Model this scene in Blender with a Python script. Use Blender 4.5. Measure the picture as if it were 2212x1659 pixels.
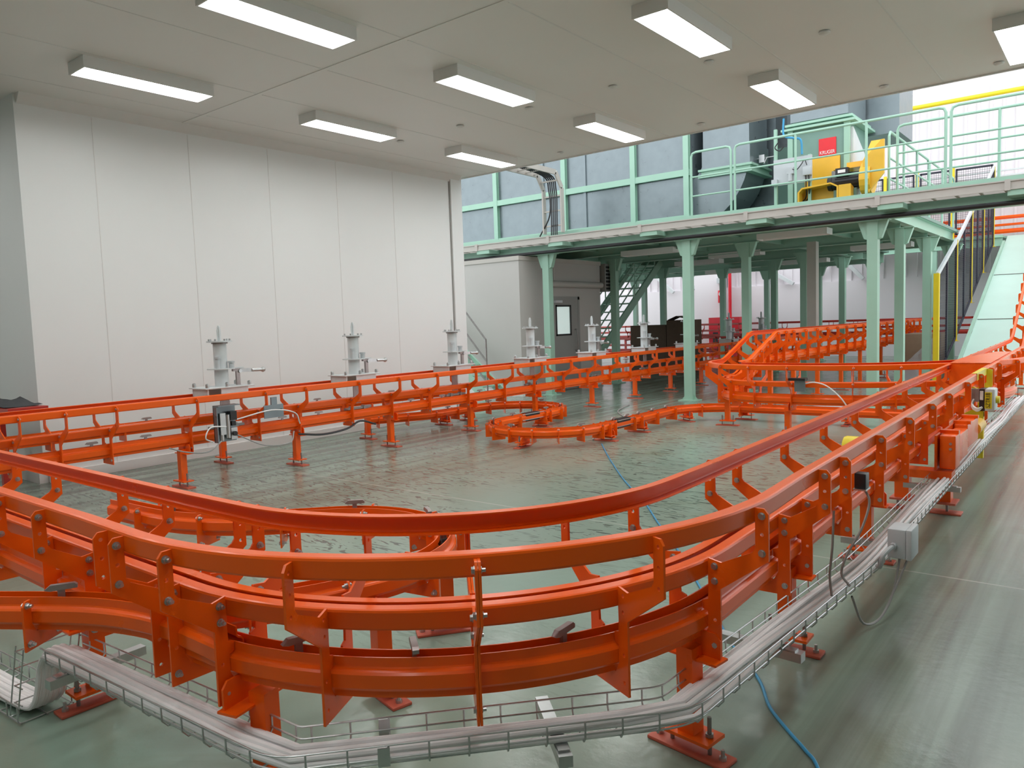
import bpy, bmesh, math, random
from mathutils import Vector, Matrix
random.seed(7)
for _o in list(bpy.data.objects):
    bpy.data.objects.remove(_o)
SC = bpy.context.scene
COL = SC.collection
R = math.radians
# ------------------------------------------------------------------ camera, sky, exposure
cam_d = bpy.data.cameras.new('camera')
cam = bpy.data.objects.new('camera', cam_d)
COL.objects.link(cam)
cam_d.sensor_width = 36.0
cam_d.lens = 1634.83 / 2212 * 36.0
cam_d.clip_start = 0.05
cam_d.clip_end = 200
_yaw, _pit, _rol = R(38.90369), R(4.58963), R(1.96207)
_f = Vector((-math.sin(_yaw)*math.cos(_pit), math.cos(_yaw)*math.cos(_pit), -math.sin(_pit)))
_r = Vector((math.cos(_yaw), math.sin(_yaw), 0))
_d = _f.cross(_r)
_r2 = _r*math.cos(_rol) + _d*math.sin(_rol)
_d2 = -_r*math.sin(_rol) + _d*math.cos(_rol)
_M = Matrix((_r2, -_d2, -_f)).transposed().to_4x4()
_M.translation = Vector((0, 0, 1.55))
cam.matrix_world = _M
SC.camera = cam
vs = SC.view_settings
vs.view_transform = 'Standard'
vs.look = 'None'
vs.exposure = 0.0
vs.gamma = 1.0
vs.use_curve_mapping = False
W = bpy.data.worlds.new('daylight')
SC.world = W
W.use_nodes = True
_bg = W.node_tree.nodes['Background']
_bg.inputs[0].default_value = (0.93, 0.97, 1.0, 1)
_bg.inputs[1].default_value = 2.2
LED = 17.5          # luminance of the ceiling LED diffusers

# ------------------------------------------------------------------ materials
def mat(name, col, rough=0.5, metal=0.0, spec=0.5, vary=0.06, scale=6.0, bump=0.0, coat=0.0, rvary=0.08, emit=None, estr=0.0, alpha=None, trans=0.0):
    m = bpy.data.materials.new(name); m.use_nodes = True
    nt = m.node_tree; N = nt.nodes; L = nt.links
    b = N['Principled BSDF']
    b.inputs['Metallic'].default_value = metal
    b.inputs['Specular IOR Level'].default_value = spec
    b.inputs['Coat Weight'].default_value = coat
    b.inputs['Coat Roughness'].default_value = 0.12
    tc = N.new('ShaderNodeTexCoord')
    no = N.new('ShaderNodeTexNoise'); no.inputs['Scale'].default_value = scale; no.inputs['Detail'].default_value = 5
    L.new(tc.outputs['Object'], no.inputs['Vector'])
    mx = N.new('ShaderNodeMix'); mx.data_type = 'RGBA'
    lo = [max(0, c*(1-vary*2)) for c in col]; hi = [min(1, c*(1+vary)) for c in col]
    mx.inputs[6].default_value = (*lo, 1); mx.inputs[7].default_value = (*hi, 1)
    L.new(no.outputs['Fac'], mx.inputs[0]); L.new(mx.outputs[2], b.inputs['Base Color'])
    mr = N.new('ShaderNodeMapRange'); mr.inputs['To Min'].default_value = max(0.02, rough-rvary); mr.inputs['To Max'].default_value = min(1, rough+rvary)
    L.new(no.outputs['Fac'], mr.inputs['Value']); L.new(mr.outputs[0], b.inputs['Roughness'])
    if bump:
        n2 = N.new('ShaderNodeTexNoise'); n2.inputs['Scale'].default_value = scale*9; n2.inputs['Detail'].default_value = 4
        L.new(tc.outputs['Object'], n2.inputs['Vector'])
        bp = N.new('ShaderNodeBump'); bp.inputs['Strength'].default_value = bump; bp.inputs['Distance'].default_value = 0.01
        L.new(n2.outputs['Fac'], bp.inputs['Height']); L.new(bp.outputs[0], b.inputs['Normal'])
    if emit:
        b.inputs['Emission Color'].default_value = (*emit, 1); b.inputs['Emission Strength'].default_value = estr
    if alpha is not None: b.inputs['Alpha'].default_value = alpha
    if trans: b.inputs['Transmission Weight'].default_value = trans
    return m

ORANGE = mat('orange_gloss_paint', (0.96, 0.125, 0.004), 0.30, spec=0.3, vary=0.02, scale=3, coat=0.14)
PINKFOOT = mat('dusty_orange_paint', (0.62, 0.13, 0.075), 0.5, vary=0.12, scale=14)
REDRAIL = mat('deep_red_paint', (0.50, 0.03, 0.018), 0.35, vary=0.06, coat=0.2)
MINT = mat('mint_green_paint', (0.35, 0.57, 0.45), 0.42, vary=0.05, scale=4)
GREENMET = mat('grey_green_paint', (0.17, 0.30, 0.25), 0.45, vary=0.06)
GALV = mat('galvanised_sheet', (0.235, 0.28, 0.30), 0.32, metal=0.5, vary=0.12, scale=5, rvary=0.14)
STEEL = mat('zinc_steel', (0.56, 0.57, 0.57), 0.34, metal=0.9, vary=0.1, scale=20)
DARKSTEEL = mat('dull_steel', (0.33, 0.31, 0.30), 0.45, metal=0.7, vary=0.15, scale=20)
LUG = mat('worn_steel_lug', (0.42, 0.36, 0.35), 0.4, metal=0.6, vary=0.15, scale=20)
BLACK = mat('black_plastic', (0.015, 0.015, 0.017), 0.4)
NAVY = mat('dark_navy_frame_paint', (0.022, 0.022, 0.04), 0.45)
YELLOW = mat('yellow_machine_paint', (0.86, 0.48, 0.035), 0.4, vary=0.06)
LEMON = mat('lemon_yellow_paint', (0.85, 0.66, 0.02), 0.4, vary=0.05)
WHITEPAINT = mat('pale_grey_paint', (0.66, 0.69, 0.70), 0.42, vary=0.05, scale=12)
BOXGREY = mat('light_grey_plastic', (0.55, 0.58, 0.60), 0.45, vary=0.04)
TRAYBEIGE = mat('beige_grey_sheet', (0.50, 0.47, 0.43), 0.45, vary=0.05)
CABLE = mat('white_cable_sheath', (0.90, 0.89, 0.89), 0.5, vary=0.04)
CABLEGREY = mat('grey_cable_sheath', (0.36, 0.35, 0.34), 0.5)
BLUEHOSE = mat('blue_hose', (0.03, 0.30, 0.55), 0.4)
WALLWHITE = mat('white_panel_skin', (0.80, 0.81, 0.80), 0.38, vary=0.015, scale=0.7, rvary=0.05)
TRIMWHITE = mat('white_trim', (0.78, 0.77, 0.75), 0.4, vary=0.02)
CABIN = mat('cabin_grey_panel', (0.50, 0.48, 0.455), 0.45, vary=0.03, scale=1.5)
DOORGREY = mat('door_grey_paint', (0.30, 0.30, 0.285), 0.45, vary=0.03)
FARWHITE = mat('far_white_panel', (0.80, 0.76, 0.79), 0.5, vary=0.02, scale=0.6)
CEILM = mat('ceiling_panel_skin', (0.84, 0.82, 0.79), 0.42, vary=0.02, scale=0.8)
LAMPBODY = mat('lamp_housing_white', (0.80, 0.79, 0.77), 0.4, vary=0.02)
LEDM = mat('led_diffuser', (0.9, 0.9, 0.9), 0.4, emit=(0.98, 1.0, 0.985), estr=LED)
LEDOFF = mat('unlit_diffuser', (0.85, 0.83, 0.84), 0.35, vary=0.02)
RED = mat('fire_red_paint', (0.72, 0.012, 0.03), 0.4)
SIGNRED = mat('red_sign', (0.80, 0.02, 0.03), 0.45)
SIGNWHITE = mat('white_lettering', (0.9, 0.86, 0.86), 0.5)
CARDBOARD = mat('brown_cardboard', (0.34, 0.24, 0.165), 0.8, vary=0.1, scale=8)
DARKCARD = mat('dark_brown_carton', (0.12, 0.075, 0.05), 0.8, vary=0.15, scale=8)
WRAP = mat('clear_plastic_wrap', (0.75, 0.76, 0.80), 0.25, bump=0.6, scale=4, vary=0.1, alpha=0.6)
CLOTH = mat('dark_grey_cloth', (0.05, 0.05, 0.055), 0.9, bump=0.5, scale=20)
RUBBER = mat('dark_track_gap', (0.03, 0.018, 0.015), 0.7)
GLOWGLASS = mat('glowing_door_glass', (0.74, 0.84, 0.82), 0.06, vary=0.02, spec=0.7, emit=(0.70, 0.86, 0.82), estr=0.45)  # opaque pane; pale base and faint emission paint in its brightness
RAMPM = mat('ramp_mint_floor', (0.52, 0.74, 0.65), 0.45, vary=0.05, scale=2.0)
YLABEL = mat('yellow_label', (0.88, 0.75, 0.02), 0.45)

def floor_material():
    m = bpy.data.materials.new('green_polished_concrete'); m.use_nodes = True
    nt = m.node_tree; N = nt.nodes; L = nt.links; b = N['Principled BSDF']
    geo = N.new('ShaderNodeNewGeometry')
    def mapping(sc, rot=0.0):
        mp = N.new('ShaderNodeMapping'); mp.inputs['Scale'].default_value = sc; mp.inputs['Rotation'].default_value = (0, 0, rot)
        L.new(geo.outputs['Position'], mp.inputs['Vector']); return mp
    def noise(sc, scale, detail=6, rot=0.0, dist=0.0, rough=0.55):
        n = N.new('ShaderNodeTexNoise'); n.inputs['Scale'].default_value = scale; n.inputs['Detail'].default_value = detail
        n.inputs['Distortion'].default_value = dist; n.inputs['Roughness'].default_value = rough
        L.new(mapping(sc, rot).outputs[0], n.inputs['Vector']); return n.outputs['Fac']
    def ramp(fac, a, c, inv=False):
        r = N.new('ShaderNodeMapRange'); r.inputs['From Min'].default_value = a; r.inputs['From Max'].default_value = c
        if inv: r.inputs['To Min'].default_value = 1; r.inputs['To Max'].default_value = 0
        L.new(fac, r.inputs['Value']); return r.outputs[0]
    def mul(a, c):
        r = N.new('ShaderNodeMath'); r.operation = 'MULTIPLY'; L.new(a, r.inputs[0])
        if isinstance(c, float): r.inputs[1].default_value = c
        else: L.new(c, r.inputs[1])
        return r.outputs[0]
    def mix(a, c, fac):
        x = N.new('ShaderNodeMix'); x.data_type = 'RGBA'
        for k, v in ((6, a), (7, c)):
            if isinstance(v, tuple): x.inputs[k].default_value = (*v, 1)
            else: L.new(v, x.inputs[k])
        L.new(fac, x.inputs[0]); return x.outputs[2]
    c = mix((0.195, 0.25, 0.20), (0.29, 0.36, 0.295), noise((1, 1, 1), 0.55, 5))
    c = mix(c, (0.255, 0.385, 0.31), ramp(noise((1, 1, 1), 0.28, 3), 0.48, 0.72))
    c = mix(c, (0.165, 0.19, 0.115), mul(ramp(noise((1, 1, 1), 1.1, 6, dist=0.8), 0.56, 0.75), 0.6))
    # long tyre streaks that run along the aisles (y)
    st = ramp(noise((6.0, 0.16, 1), 1.0, 6, dist=0.3), 0.42, 0.66)
    sep = N.new('ShaderNodeSeparateXYZ'); L.new(geo.outputs['Position'], sep.inputs[0])
    a1 = ramp(sep.outputs[0], -1.15, -0.8); a2 = ramp(sep.outputs[0], -0.50, -0.10, True)
    aisle = mul(a1, a2)
    w1 = ramp(sep.outputs[0], -4.9, -6.6); 
    band = N.new('ShaderNodeMath'); band.operation = 'MAXIMUM'; L.new(aisle, band.inputs[0]); L.new(w1, band.inputs[1])
    c = mix(c, (0.085, 0.092, 0.07), mul(mul(st, band.outputs[0]), 0.78))
    # short dark scuffs in the middle of the loop, brushed roughly across
    s2a = ramp(noise((0.9, 4.2, 1), 2.7, 2, rot=0.95, dist=3.2, rough=0.45), 0.61, 0.645)
    s2b = ramp(noise((0.8, 4.6, 1), 2.3, 2, rot=0.35, dist=3.0, rough=0.45), 0.625, 0.66)
    mxs = N.new('ShaderNodeMath'); mxs.operation = 'MAXIMUM'; L.new(s2a, mxs.inputs[0]); L.new(s2b, mxs.inputs[1]); s2 = mxs.outputs[0]
    patch = ramp(noise((1, 1, 1), 0.42, 3), 0.38, 0.50)
    inn = mul(mul(ramp(sep.outputs[0], -1.3, -2.2), ramp(sep.outputs[1], 11.0, 8.5)), ramp(sep.outputs[1], 2.2, 3.2))
    c = mix(c, (0.06, 0.07, 0.055), mul(mul(mul(s2, patch), inn), 0.85))
    # saw-cut joints every 5 m
    wv = N.new('ShaderNodeMath'); wv.operation = 'PINGPONG'; wv.inputs[1].default_value = 2.5
    ad = N.new('ShaderNodeMath'); ad.operation = 'ADD'; ad.inputs[1].default_value = 0.12
    L.new(sep.outputs[1], ad.inputs[0]); L.new(ad.outputs[0], wv.inputs[0])
    jl = ramp(wv.outputs[0], 0.004, 0.012, True)
    c = mix(c, (0.50, 0.52, 0.46), mul(jl, 0.55))
    L.new(c, b.inputs['Base Color'])
    rr = N.new('ShaderNodeMapRange'); rr.inputs['To Min'].default_value = 0.09; rr.inputs['To Max'].default_value = 0.34
    L.new(noise((1, 1, 1), 1.6, 6), rr.inputs['Value']); L.new(rr.outputs[0], b.inputs['Roughness'])
    b.inputs['Specular IOR Level'].default_value = 0.5
    bp = N.new('ShaderNodeBump'); bp.inputs['Strength'].default_value = 0.14; bp.inputs['Distance'].default_value = 0.01
    L.new(noise((1, 1, 1), 16, 5), bp.inputs['Height']); L.new(bp.outputs[0], b.inputs['Normal'])
    return m
FLOORM = floor_material()

# ------------------------------------------------------------------ mesh helpers
class MB:
    def __init__(s): s.v = []; s.f = []; s.fm = []; s.m = 0
    def add(s, vs_, fs):
        o = len(s.v); s.v += [Vector(p) for p in vs_]
        for f in fs: s.f.append([i+o for i in f]); s.fm.append(s.m)
        return s
    def box(s, x0, y0, z0, x1, y1, z1):
        p = [(x, y, z) for z in (z0, z1) for y in (y0, y1) for x in (x0, x1)]
        return s.add(p, [(0, 2, 3, 1), (4, 5, 7, 6), (0, 1, 5, 4), (2, 6, 7, 3), (0, 4, 6, 2), (1, 3, 7, 5)])
    def obox(s, c, ax, ay, az, hx, hy, hz):
        c = Vector(c); ax = Vector(ax); ay = Vector(ay); az = Vector(az)
        p = [c + ax*(i*hx) + ay*(j*hy) + az*(k*hz) for k in (-1, 1) for j in (-1, 1) for i in (-1, 1)]
        return s.add(p, [(0, 2, 3, 1), (4, 5, 7, 6), (0, 1, 5, 4), (2, 6, 7, 3), (0, 4, 6, 2), (1, 3, 7, 5)])
    def beam(s, p0, p1, w, h, up=(0, 0, 1)):
        p0 = Vector(p0); p1 = Vector(p1); d = (p1-p0); l = d.length; d.normalize(); u = Vector(up)
        if abs(d.dot(u)) > 0.98: u = Vector((0, 1, 0))
        sd = d.cross(u).normalized(); u = sd.cross(d)
        return s.obox((p0+p1)/2, d, sd, u, l/2, w/2, h/2)
    def ibeam(s, p0, p1, w, h, tf=0.012, tw=0.01, up=(0, 0, 1)):
        p0 = Vector(p0); p1 = Vector(p1); d = (p1-p0).normalized(); u = Vector(up)
        if abs(d.dot(u)) > 0.98: u = Vector((0, 1, 0))
        sd = d.cross(u).normalized(); u = sd.cross(d)
        prof = [(-w/2, -h/2), (w/2, -h/2), (w/2, -h/2+tf), (tw/2, -h/2+tf), (tw/2, h/2-tf), (w/2, h/2-tf), (w/2, h/2), (-w/2, h/2), (-w/2, h/2-tf), (-tw/2, h/2-tf), (-tw/2, -h/2+tf), (-w/2, -h/2+tf)]
        return s.loft([[p + sd*a + u*b for a, b in prof] for p in (p0, p1)])
    def loft(s, rings, closed=False, caps=True):
        n = len(rings[0]); o = len(s.v)
        for r in rings: s.v += [Vector(p) for p in r]
        k = len(rings)
        for i in range(k if closed else k-1):
            a = o+i*n; b = o+((i+1) % k)*n
            for j in range(n):
                s.f.append([a+j, a+(j+1) % n, b+(j+1) % n, b+j]); s.fm.append(s.m)
        if caps and not closed:
            s.f.append(list(range(o, o+n))[::-1]); s.f.append(list(range(o+(k-1)*n, o+k*n))); s.fm += [s.m, s.m]
        return s
    def prism(s, poly, o, ax, ay, an, t):
        o = Vector(o); ax = Vector(ax); ay = Vector(ay); an = Vector(an)
        return s.loft([[o + ax*a + ay*b + an*k for a, b in poly] for k in (-t/2, t/2)])
    def tube(s, pts, r, n=8, closed=False):
        pts = [Vector(p) for p in pts]; rings = []; u = None
        for i, p in enumerate(pts):
            if closed: d = pts[(i+1) % len(pts)] - pts[i-1]
            else: d = pts[min(i+1, len(pts)-1)] - pts[max(i-1, 0)]
            d.normalize()
            if u is None:
                u = d.orthogonal().normalized()
            u = (u - d*u.dot(d)).normalized(); w = d.cross(u)
            rings.append([p + u*(r*math.cos(2*math.pi*k/n)) + w*(r*math.sin(2*math.pi*k/n)) for k in range(n)])
        return s.loft(rings, closed)
    def cyl(s, p0, p1, r, n=16, r1=None):
        p0 = Vector(p0); p1 = Vector(p1); d = (p1-p0).normalized(); u = d.orthogonal().normalized(); w = d.cross(u)
        r1 = r if r1 is None else r1
        return s.loft([[p + u*(q*math.cos(2*math.pi*k/n)) + w*(q*math.sin(2*math.pi*k/n)) for k in range(n)] for p, q in ((p0, r), (p1, r1))])
    def lathe(s, prof, c, n=24):
        c = Vector(c)
        return s.loft([[c + Vector((r*math.cos(2*math.pi*k/n), r*math.sin(2*math.pi*k/n), z)) for k in range(n)] for r, z in prof])
    def build(s, name, m, parent=None, smooth=False, org=None, bevel=0.0, ang=38):
        me = bpy.data.meshes.new(name)
        if parent is not None: org = Vector(parent.get('_o', (0, 0, 0)))
        elif org is None:
            xs = [p.x for p in s.v]; ys = [p.y for p in s.v]; zs = [p.z for p in s.v]
            org = Vector(((min(xs)+max(xs))/2, (min(ys)+max(ys))/2, min(zs)))
        org = Vector(org)
        me.from_pydata([tuple(p-org) for p in s.v], [], s.f)
        for k in (m if isinstance(m, (list, tuple)) else [m]): me.materials.append(k)
        bm = bmesh.new(); bm.from_mesh(me)
        if any(s.fm):
            for i, f in enumerate(bm.faces): f.material_index = s.fm[i] if i < len(s.fm) else 0
        bmesh.ops.recalc_face_normals(bm, faces=bm.faces)
        if bevel:
            es = [e for e in bm.edges if len(e.link_faces) == 2 and e.calc_face_angle(0) > 0.5]
            bmesh.ops.bevel(bm, geom=es, offset=bevel, segments=2, profile=0.5, affect='EDGES', clamp_overlap=True)
        bm.to_mesh(me); bm.free()
        if smooth or bevel:
            me.polygons.foreach_set('use_smooth', [True]*len(me.polygons)); me.set_sharp_from_angle(angle=R(ang))
        o = bpy.data.objects.new(name, me); COL.objects.link(o)
        o['_o'] = tuple(org)
        if parent is not None: o.parent = parent
        else: o.location = org
        return o

def tag(o, label=None, cat=None, group=None, kind=None):
    if label: o['label'] = label
    if cat: o['category'] = cat
    if group: o['group'] = group
    if kind: o['kind'] = kind
    return o
def thing(name, loc, label, cat, group=None):
    o = bpy.data.objects.new(name, None); COL.objects.link(o)
    o.location = loc; o['_o'] = tuple(loc); o.empty_display_size = 0.1
    return tag(o, label, cat, group)
def struct(o): return tag(o, kind='structure')
def copy_tree(o, loc, label=None, rz=None):
    c = o.copy(); COL.objects.link(c); c.location = loc
    if label: c['label'] = label
    if rz is not None: c.rotation_euler = (0, 0, rz)
    for ch in o.children:
        d = ch.copy(); COL.objects.link(d); d.parent = c
        for g in ch.children:
            e = g.copy(); COL.objects.link(e); e.parent = d
    return c
def smoothline(pts, n=8):
    """Catmull-Rom through the points"""
    P = [Vector(p) for p in pts]; P = [P[0]*2-P[1]] + P + [P[-1]*2-P[-2]]; out = []
    for i in range(1, len(P)-2):
        for k in range(n):
            t = k/n; a, b, c, d = P[i-1], P[i], P[i+1], P[i+2]
            out.append(0.5*((2*b) + (c-a)*t + (2*a-5*b+4*c-d)*t*t + (3*b-a-3*c+d)*t**3))
    out.append(P[-2]); return out
X_, Y_, Z_ = Vector((1, 0, 0)), Vector((0, 1, 0)), Vector((0, 0, 1))
# ================================================================== THE SETTING
struct(MB().box(-26, -6, -0.2, 8, 29, 0).build('floor', FLOORM))
ce = MB(); ce.box(-12.2, -6, 4.11, 7, 10.03, 4.23)
struct(ce.build('ceiling', CEILM))
k = 1
for x in (-8.47, -7.33, -6.20, -5.05, -3.885, -2.75, -1.64, -0.5, 0.63):
    struct(MB().box(x-0.008, -6, 4.107, x+0.008, 4.86, 4.1105).build('trim_%d' % k, TRIMWHITE)); k += 1
    struct(MB().box(x-0.008, 4.94, 4.107, x+0.008, 10.02, 4.1105).build('trim_%d' % k, TRIMWHITE)); k += 1
struct(MB().box(-9.0, 4.875, 4.104, 7, 4.925, 4.1105).build('trim_%d' % k, CEILM)); k += 1
struct(MB().box(-9.2, 10.03, 4.095, 7, 10.06, 4.24).build('trim_%d' % k, TRIMWHITE)); k += 1
struct(MB().box(-9.23, 3.1, 0, -9.03, 9.895, 4.11).build('wall_left', WALLWHITE))
struct(MB().box(-12.2, 3.1, 0, -9.23, 3.3, 4.11).build('wall_left_return', WALLWHITE))
struct(MB().box(-9.03, 3.14, 0, -8.985, 9.88, 0.11).build('baseboard_left', TRIMWHITE))
struct(MB().box(-12, 3.05, 0, -9.03, 3.1, 0.11).build('baseboard_left_return', TRIMWHITE))
for y in (3.87, 4.99, 6.11, 7.25, 8.36):
    struct(MB().box(-9.031, y-0.005, 0.11, -9.026, y+0.005, 4.0).build('trim_%d' % k, TRIMWHITE)); k += 1
struct(MB().box(-9.03, 9.66, 0.05, -8.995, 9.93, 4.10).build('trim_%d' % k, WALLWHITE)); k += 1
struct(MB().box(-9.03, 9.635, 0.05, -9.022, 9.66, 4.0).build('trim_%d' % k, DOORGREY)); k += 1
cv = MB(); cv.prism([(0, 0), (0.10, 0), (0.085, -0.02), (0.03, -0.075), (0, -0.10)], (-9.03, 6.5, 4.11), X_, Z_, Y_, 6.75)
struct(cv.build('trim_%d' % k, TRIMWHITE)); k += 1
struct(MB().box(6.8, -6, 0, 7, 10, 4.11).build('wall_right', WALLWHITE))
struct(MB().box(-12.2, -6.2, 0, 7, -6, 4.11).build('wall_front', WALLWHITE))
struct(MB().box(-12.4, -6, 0, -12.2, 3.3, 4.11).build('wall_far_left', WALLWHITE))
# hall end wall: smooth panel below, ribbed cladding above
struct(MB().box(-26, 28, 0, 8, 28.2, 2.62).build('wall_back_panel', FARWHITE))
cl = MB(); pr = []; x = -26.0
while x < 8:
    pr += [(x, 28.1), (x+0.23, 28.1), (x+0.24, 28.04), (x+0.30, 28.04), (x+0.31, 28.1)]; x += 0.34
cl.loft([[(a, b, 2.62) for a, b in pr] + [(8, 28.3, 2.62), (-26, 28.3, 2.62)], [(a, b, 11) for a, b in pr] + [(8, 28.3, 11), (-26, 28.3, 11)]])
struct(cl.build('wall_back_cladding', FARWHITE))
struct(MB().box(-12.95, 27.55, 0, -11.85, 28, 9).build('trim_%d' % k, FARWHITE)); k += 1

# ================================================================== ceiling lamps
def lamp_proto(name, label, dm, group):
    t = thing(name, (0, 0, 0), label, 'ceiling light', group)
    b = MB(); b.prism([(-0.165, 0.11), (-0.165, 0.0), (-0.150, 0), (-0.142, 0.036), (0.142, 0.036), (0.150, 0), (0.165, 0.0), (0.165, 0.11)], (0, 0, 0), X_, Z_, Y_, 1.26)
    b.build('housing', LAMPBODY, t)
    d = MB(); w = 0.141; pts = []
    for sgn in (1, -1):
        pts += [(sgn*w, -sgn*0.585), (sgn*w, sgn*0.57), (sgn*(w-0.02), sgn*0.605), (sgn*0.05, sgn*0.598), (0, sgn*0.606), (-sgn*0.05, sgn*0.598), (-sgn*(w-0.02), sgn*0.605)]
    d.prism(pts, (0, 0, 0.030), X_, Y_, Z_, 0.010)
    d.build('diffuser', dm, t)
    for s in (-1, 1): MB().box(-0.1655, s*0.63-0.006, -0.001, 0.1655, s*0.63+0.006, 0.109).build('end_cap', LAMPBODY, t)
    return t
LP = lamp_proto('ceiling_light', '', LEDM, 'lit lamps on the low ceiling')
spots = [(-7.555, 3.77, 'lit ceiling lamp nearest the left wall corner, first of the row along the white wall'),
         (-7.555, 6.32, 'lit ceiling lamp second along the white left wall, between two others'),
         (-7.555, 8.83, 'smallest lit ceiling lamp, above the far end of the white left wall'),
         (-5.305, 3.79, 'lit ceiling lamp cut by the top edge of the photo, left of centre'),
         (-5.305, 6.32, 'lit ceiling lamp in the middle of the ceiling, second of the middle row'),
         (-5.305, 8.83, 'lit ceiling lamp nearest the ceiling edge in front of the grey duct panels'),
         (-3.03, 6.32, 'large lit ceiling lamp near the top edge, right of centre'),
         (-3.03, 8.81, 'lit ceiling lamp at the ceiling edge above the blower and railing'),
         (-0.80, 8.83, 'lit ceiling lamp cut by the right edge of the photo'),
         (-3.03, 3.80, 'lit ceiling lamp just above the top edge of the photo'), (-0.80, 6.32, 'lit ceiling lamp beyond the upper right corner of the photo'),
         (-0.80, 3.80, 'lit ceiling lamp above the aisle, out of frame'), (-7.555, 1.26, 'lit ceiling lamp out of frame at the left'),
         (-5.305, 1.26, 'lit ceiling lamp overhead, out of frame above the left conveyor end'), (-3.03, 1.26, 'lit ceiling lamp overhead, out of frame above the bend'),
         (-0.80, 1.26, 'lit ceiling lamp overhead, out of frame above the photographer'), (-9.80, 1.26, 'unseen ceiling lamp added left of the white wall corner to brighten the wall return'), (-9.80, -1.25, 'second unseen ceiling lamp added at the far left to brighten the wall return'), (-5.305, -1.25, 'unseen ceiling lamp added behind the camera as front fill, left'), (-3.03, -1.25, 'unseen ceiling lamp added behind the camera as front fill, centre'), (-0.80, -1.25, 'unseen ceiling lamp added behind the camera as front fill, right')]  # far-left and rear lamps are unseen, added to brighten wall return and front faces
for i, (x, y, lb) in enumerate(spots):
    if i == 0: LP.location = (x, y, 4.0); LP['label'] = lb
    else: copy_tree(LP, (x, y, 4.0), lb)
# small round caps of the ceiling hangers
def cap_proto():
    o = MB().lathe([(0.03, 0), (0.05, -0.006), (0.05, -0.018), (0.035, -0.028), (0.0, -0.03)], (0, 0, 0), 16).build('ceiling_disc', TRIMWHITE, org=(0, 0, 0), smooth=True)
    return tag(o, 'small round white plastic cap on the low ceiling', 'ceiling cap', 'round caps of the ceiling hangers')
CP = cap_proto(); first = True
for y in (7.42, 9.66):
    for x in (-7.82, -6.70, -5.58, -4.42, -3.30, -2.18, -1.07):
        o = CP if first else CP.copy()
        if not first: COL.objects.link(o)
        first = False; o.location = (x, y, 4.11)

# ================================================================== MEZZANINE
mz = thing('mezzanine', (-8, 13, 0), 'mint green steel mezzanine on square columns behind the low ceiling', 'mezzanine')
dk = MB(); dk.box(-16, 12.98, 3.30, -3.02, 20.5, 3.36); dk.box(-3.02, 12.98, 3.30, 1.6, 13.75, 3.36); dk.box(-16, 20.5, 3.30, -5.6, 25.5, 3.36)
dk.build('deck', GREENMET, mz)
def mzbeam(p0, p1, w=0.16, h=0.30, m=None): MB().ibeam(p0, p1, w, h).build('floor_beam', m or MINT, mz)
mzbeam((-16, 13.0, 3.13), (1.6, 13.0, 3.13), 0.16, 0.33)
mzbeam((-3.12, 13.0, 3.20), (-3.12, 20.4, 3.20), 0.14, 0.22)
for y in (15.05, 17.5, 20.4): mzbeam((-16, y, 3.15), (-3.12, y, 3.15), 0.14, 0.28)
for y in (22.9, 25.3): mzbeam((-16, y, 3.15), (-5.7, y, 3.15), 0.14, 0.28)
mzbeam((-1.6, 13.7, 3.18), (1.6, 13.7, 3.18), 0.12, 0.22)
for x in (-14.2, -12.6, -11.0, -9.5, -7.9, -6.1, -4.6): MB().ibeam((x, 13.1, 3.21), (x, 25.4 if x < -5.7 else 20.3, 3.21), 0.10, 0.18).build('joist', MINT, mz)
tb = MB(); tb.box(-16, 12.93, 3.27, 1.6, 12.985, 3.385); tb.build('toe_board', MINT, mz)
def column(x, y, w=0.15, top=2.97, br=True, m=None, hw=0.28):
    b = MB(); b.ibeam((x, y, 0.02), (x, y, top), w, w, 0.016, 0.012) if False else b.box(x-w/2, y-w/2, 0.02, x+w/2, y+w/2, top)
    if br:
        for s in (-1, 1): b.prism([(0, 0), (0, -0.30), (0.05, -0.28), (0.14, -0.02), (0.14, 0)], (x+s*w/2, y, top), X_*s, Z_, Y_, 0.10)
        b.box(x-w/2-0.16, y-0.09, top-0.012, x+w/2+0.16, y+0.09, top)
    c = b.build('column', m or MINT, mz)
    f = MB(); f.box(x-0.17, y-0.15, 0, x+0.17, y+0.15, 0.02)
    for s in (-1, 1):
        f.prism([(0, 0), (0.08, 0), (0, 0.10)], (x+s*w/2, y, 0.02), X_*s, Z_, Y_, 0.012)
    f.build('foot_plate', m or MINT, c)
for x, y in ((-9.43, 13.0), (-6.24, 13.0), (-3.08, 13.0)): column(x, y, 0.155, 2.965)
for x, y in ((-3.12, 15.05), (-3.12, 17.5), (-5.95, 15.05), (-6.0, 18.8), (-5.83, 21.4), (-9.6, 15.98), (-11.45, 19.1), (-9.69, 22.6), (-9.3, 25.3), (-12.6, 22.9), (-7.3, 20.4), (-12.2, 25.4), (-3.12, 20.3), (-7.6, 25.3), (-14.3, 25.3), (-10.6, 20.4), (-6.0, 25.3)): column(x, y, 0.15, 3.01)
column(-5.15, 16.7, 0.19, 3.05, False, TRAYBEIGE)
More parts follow.
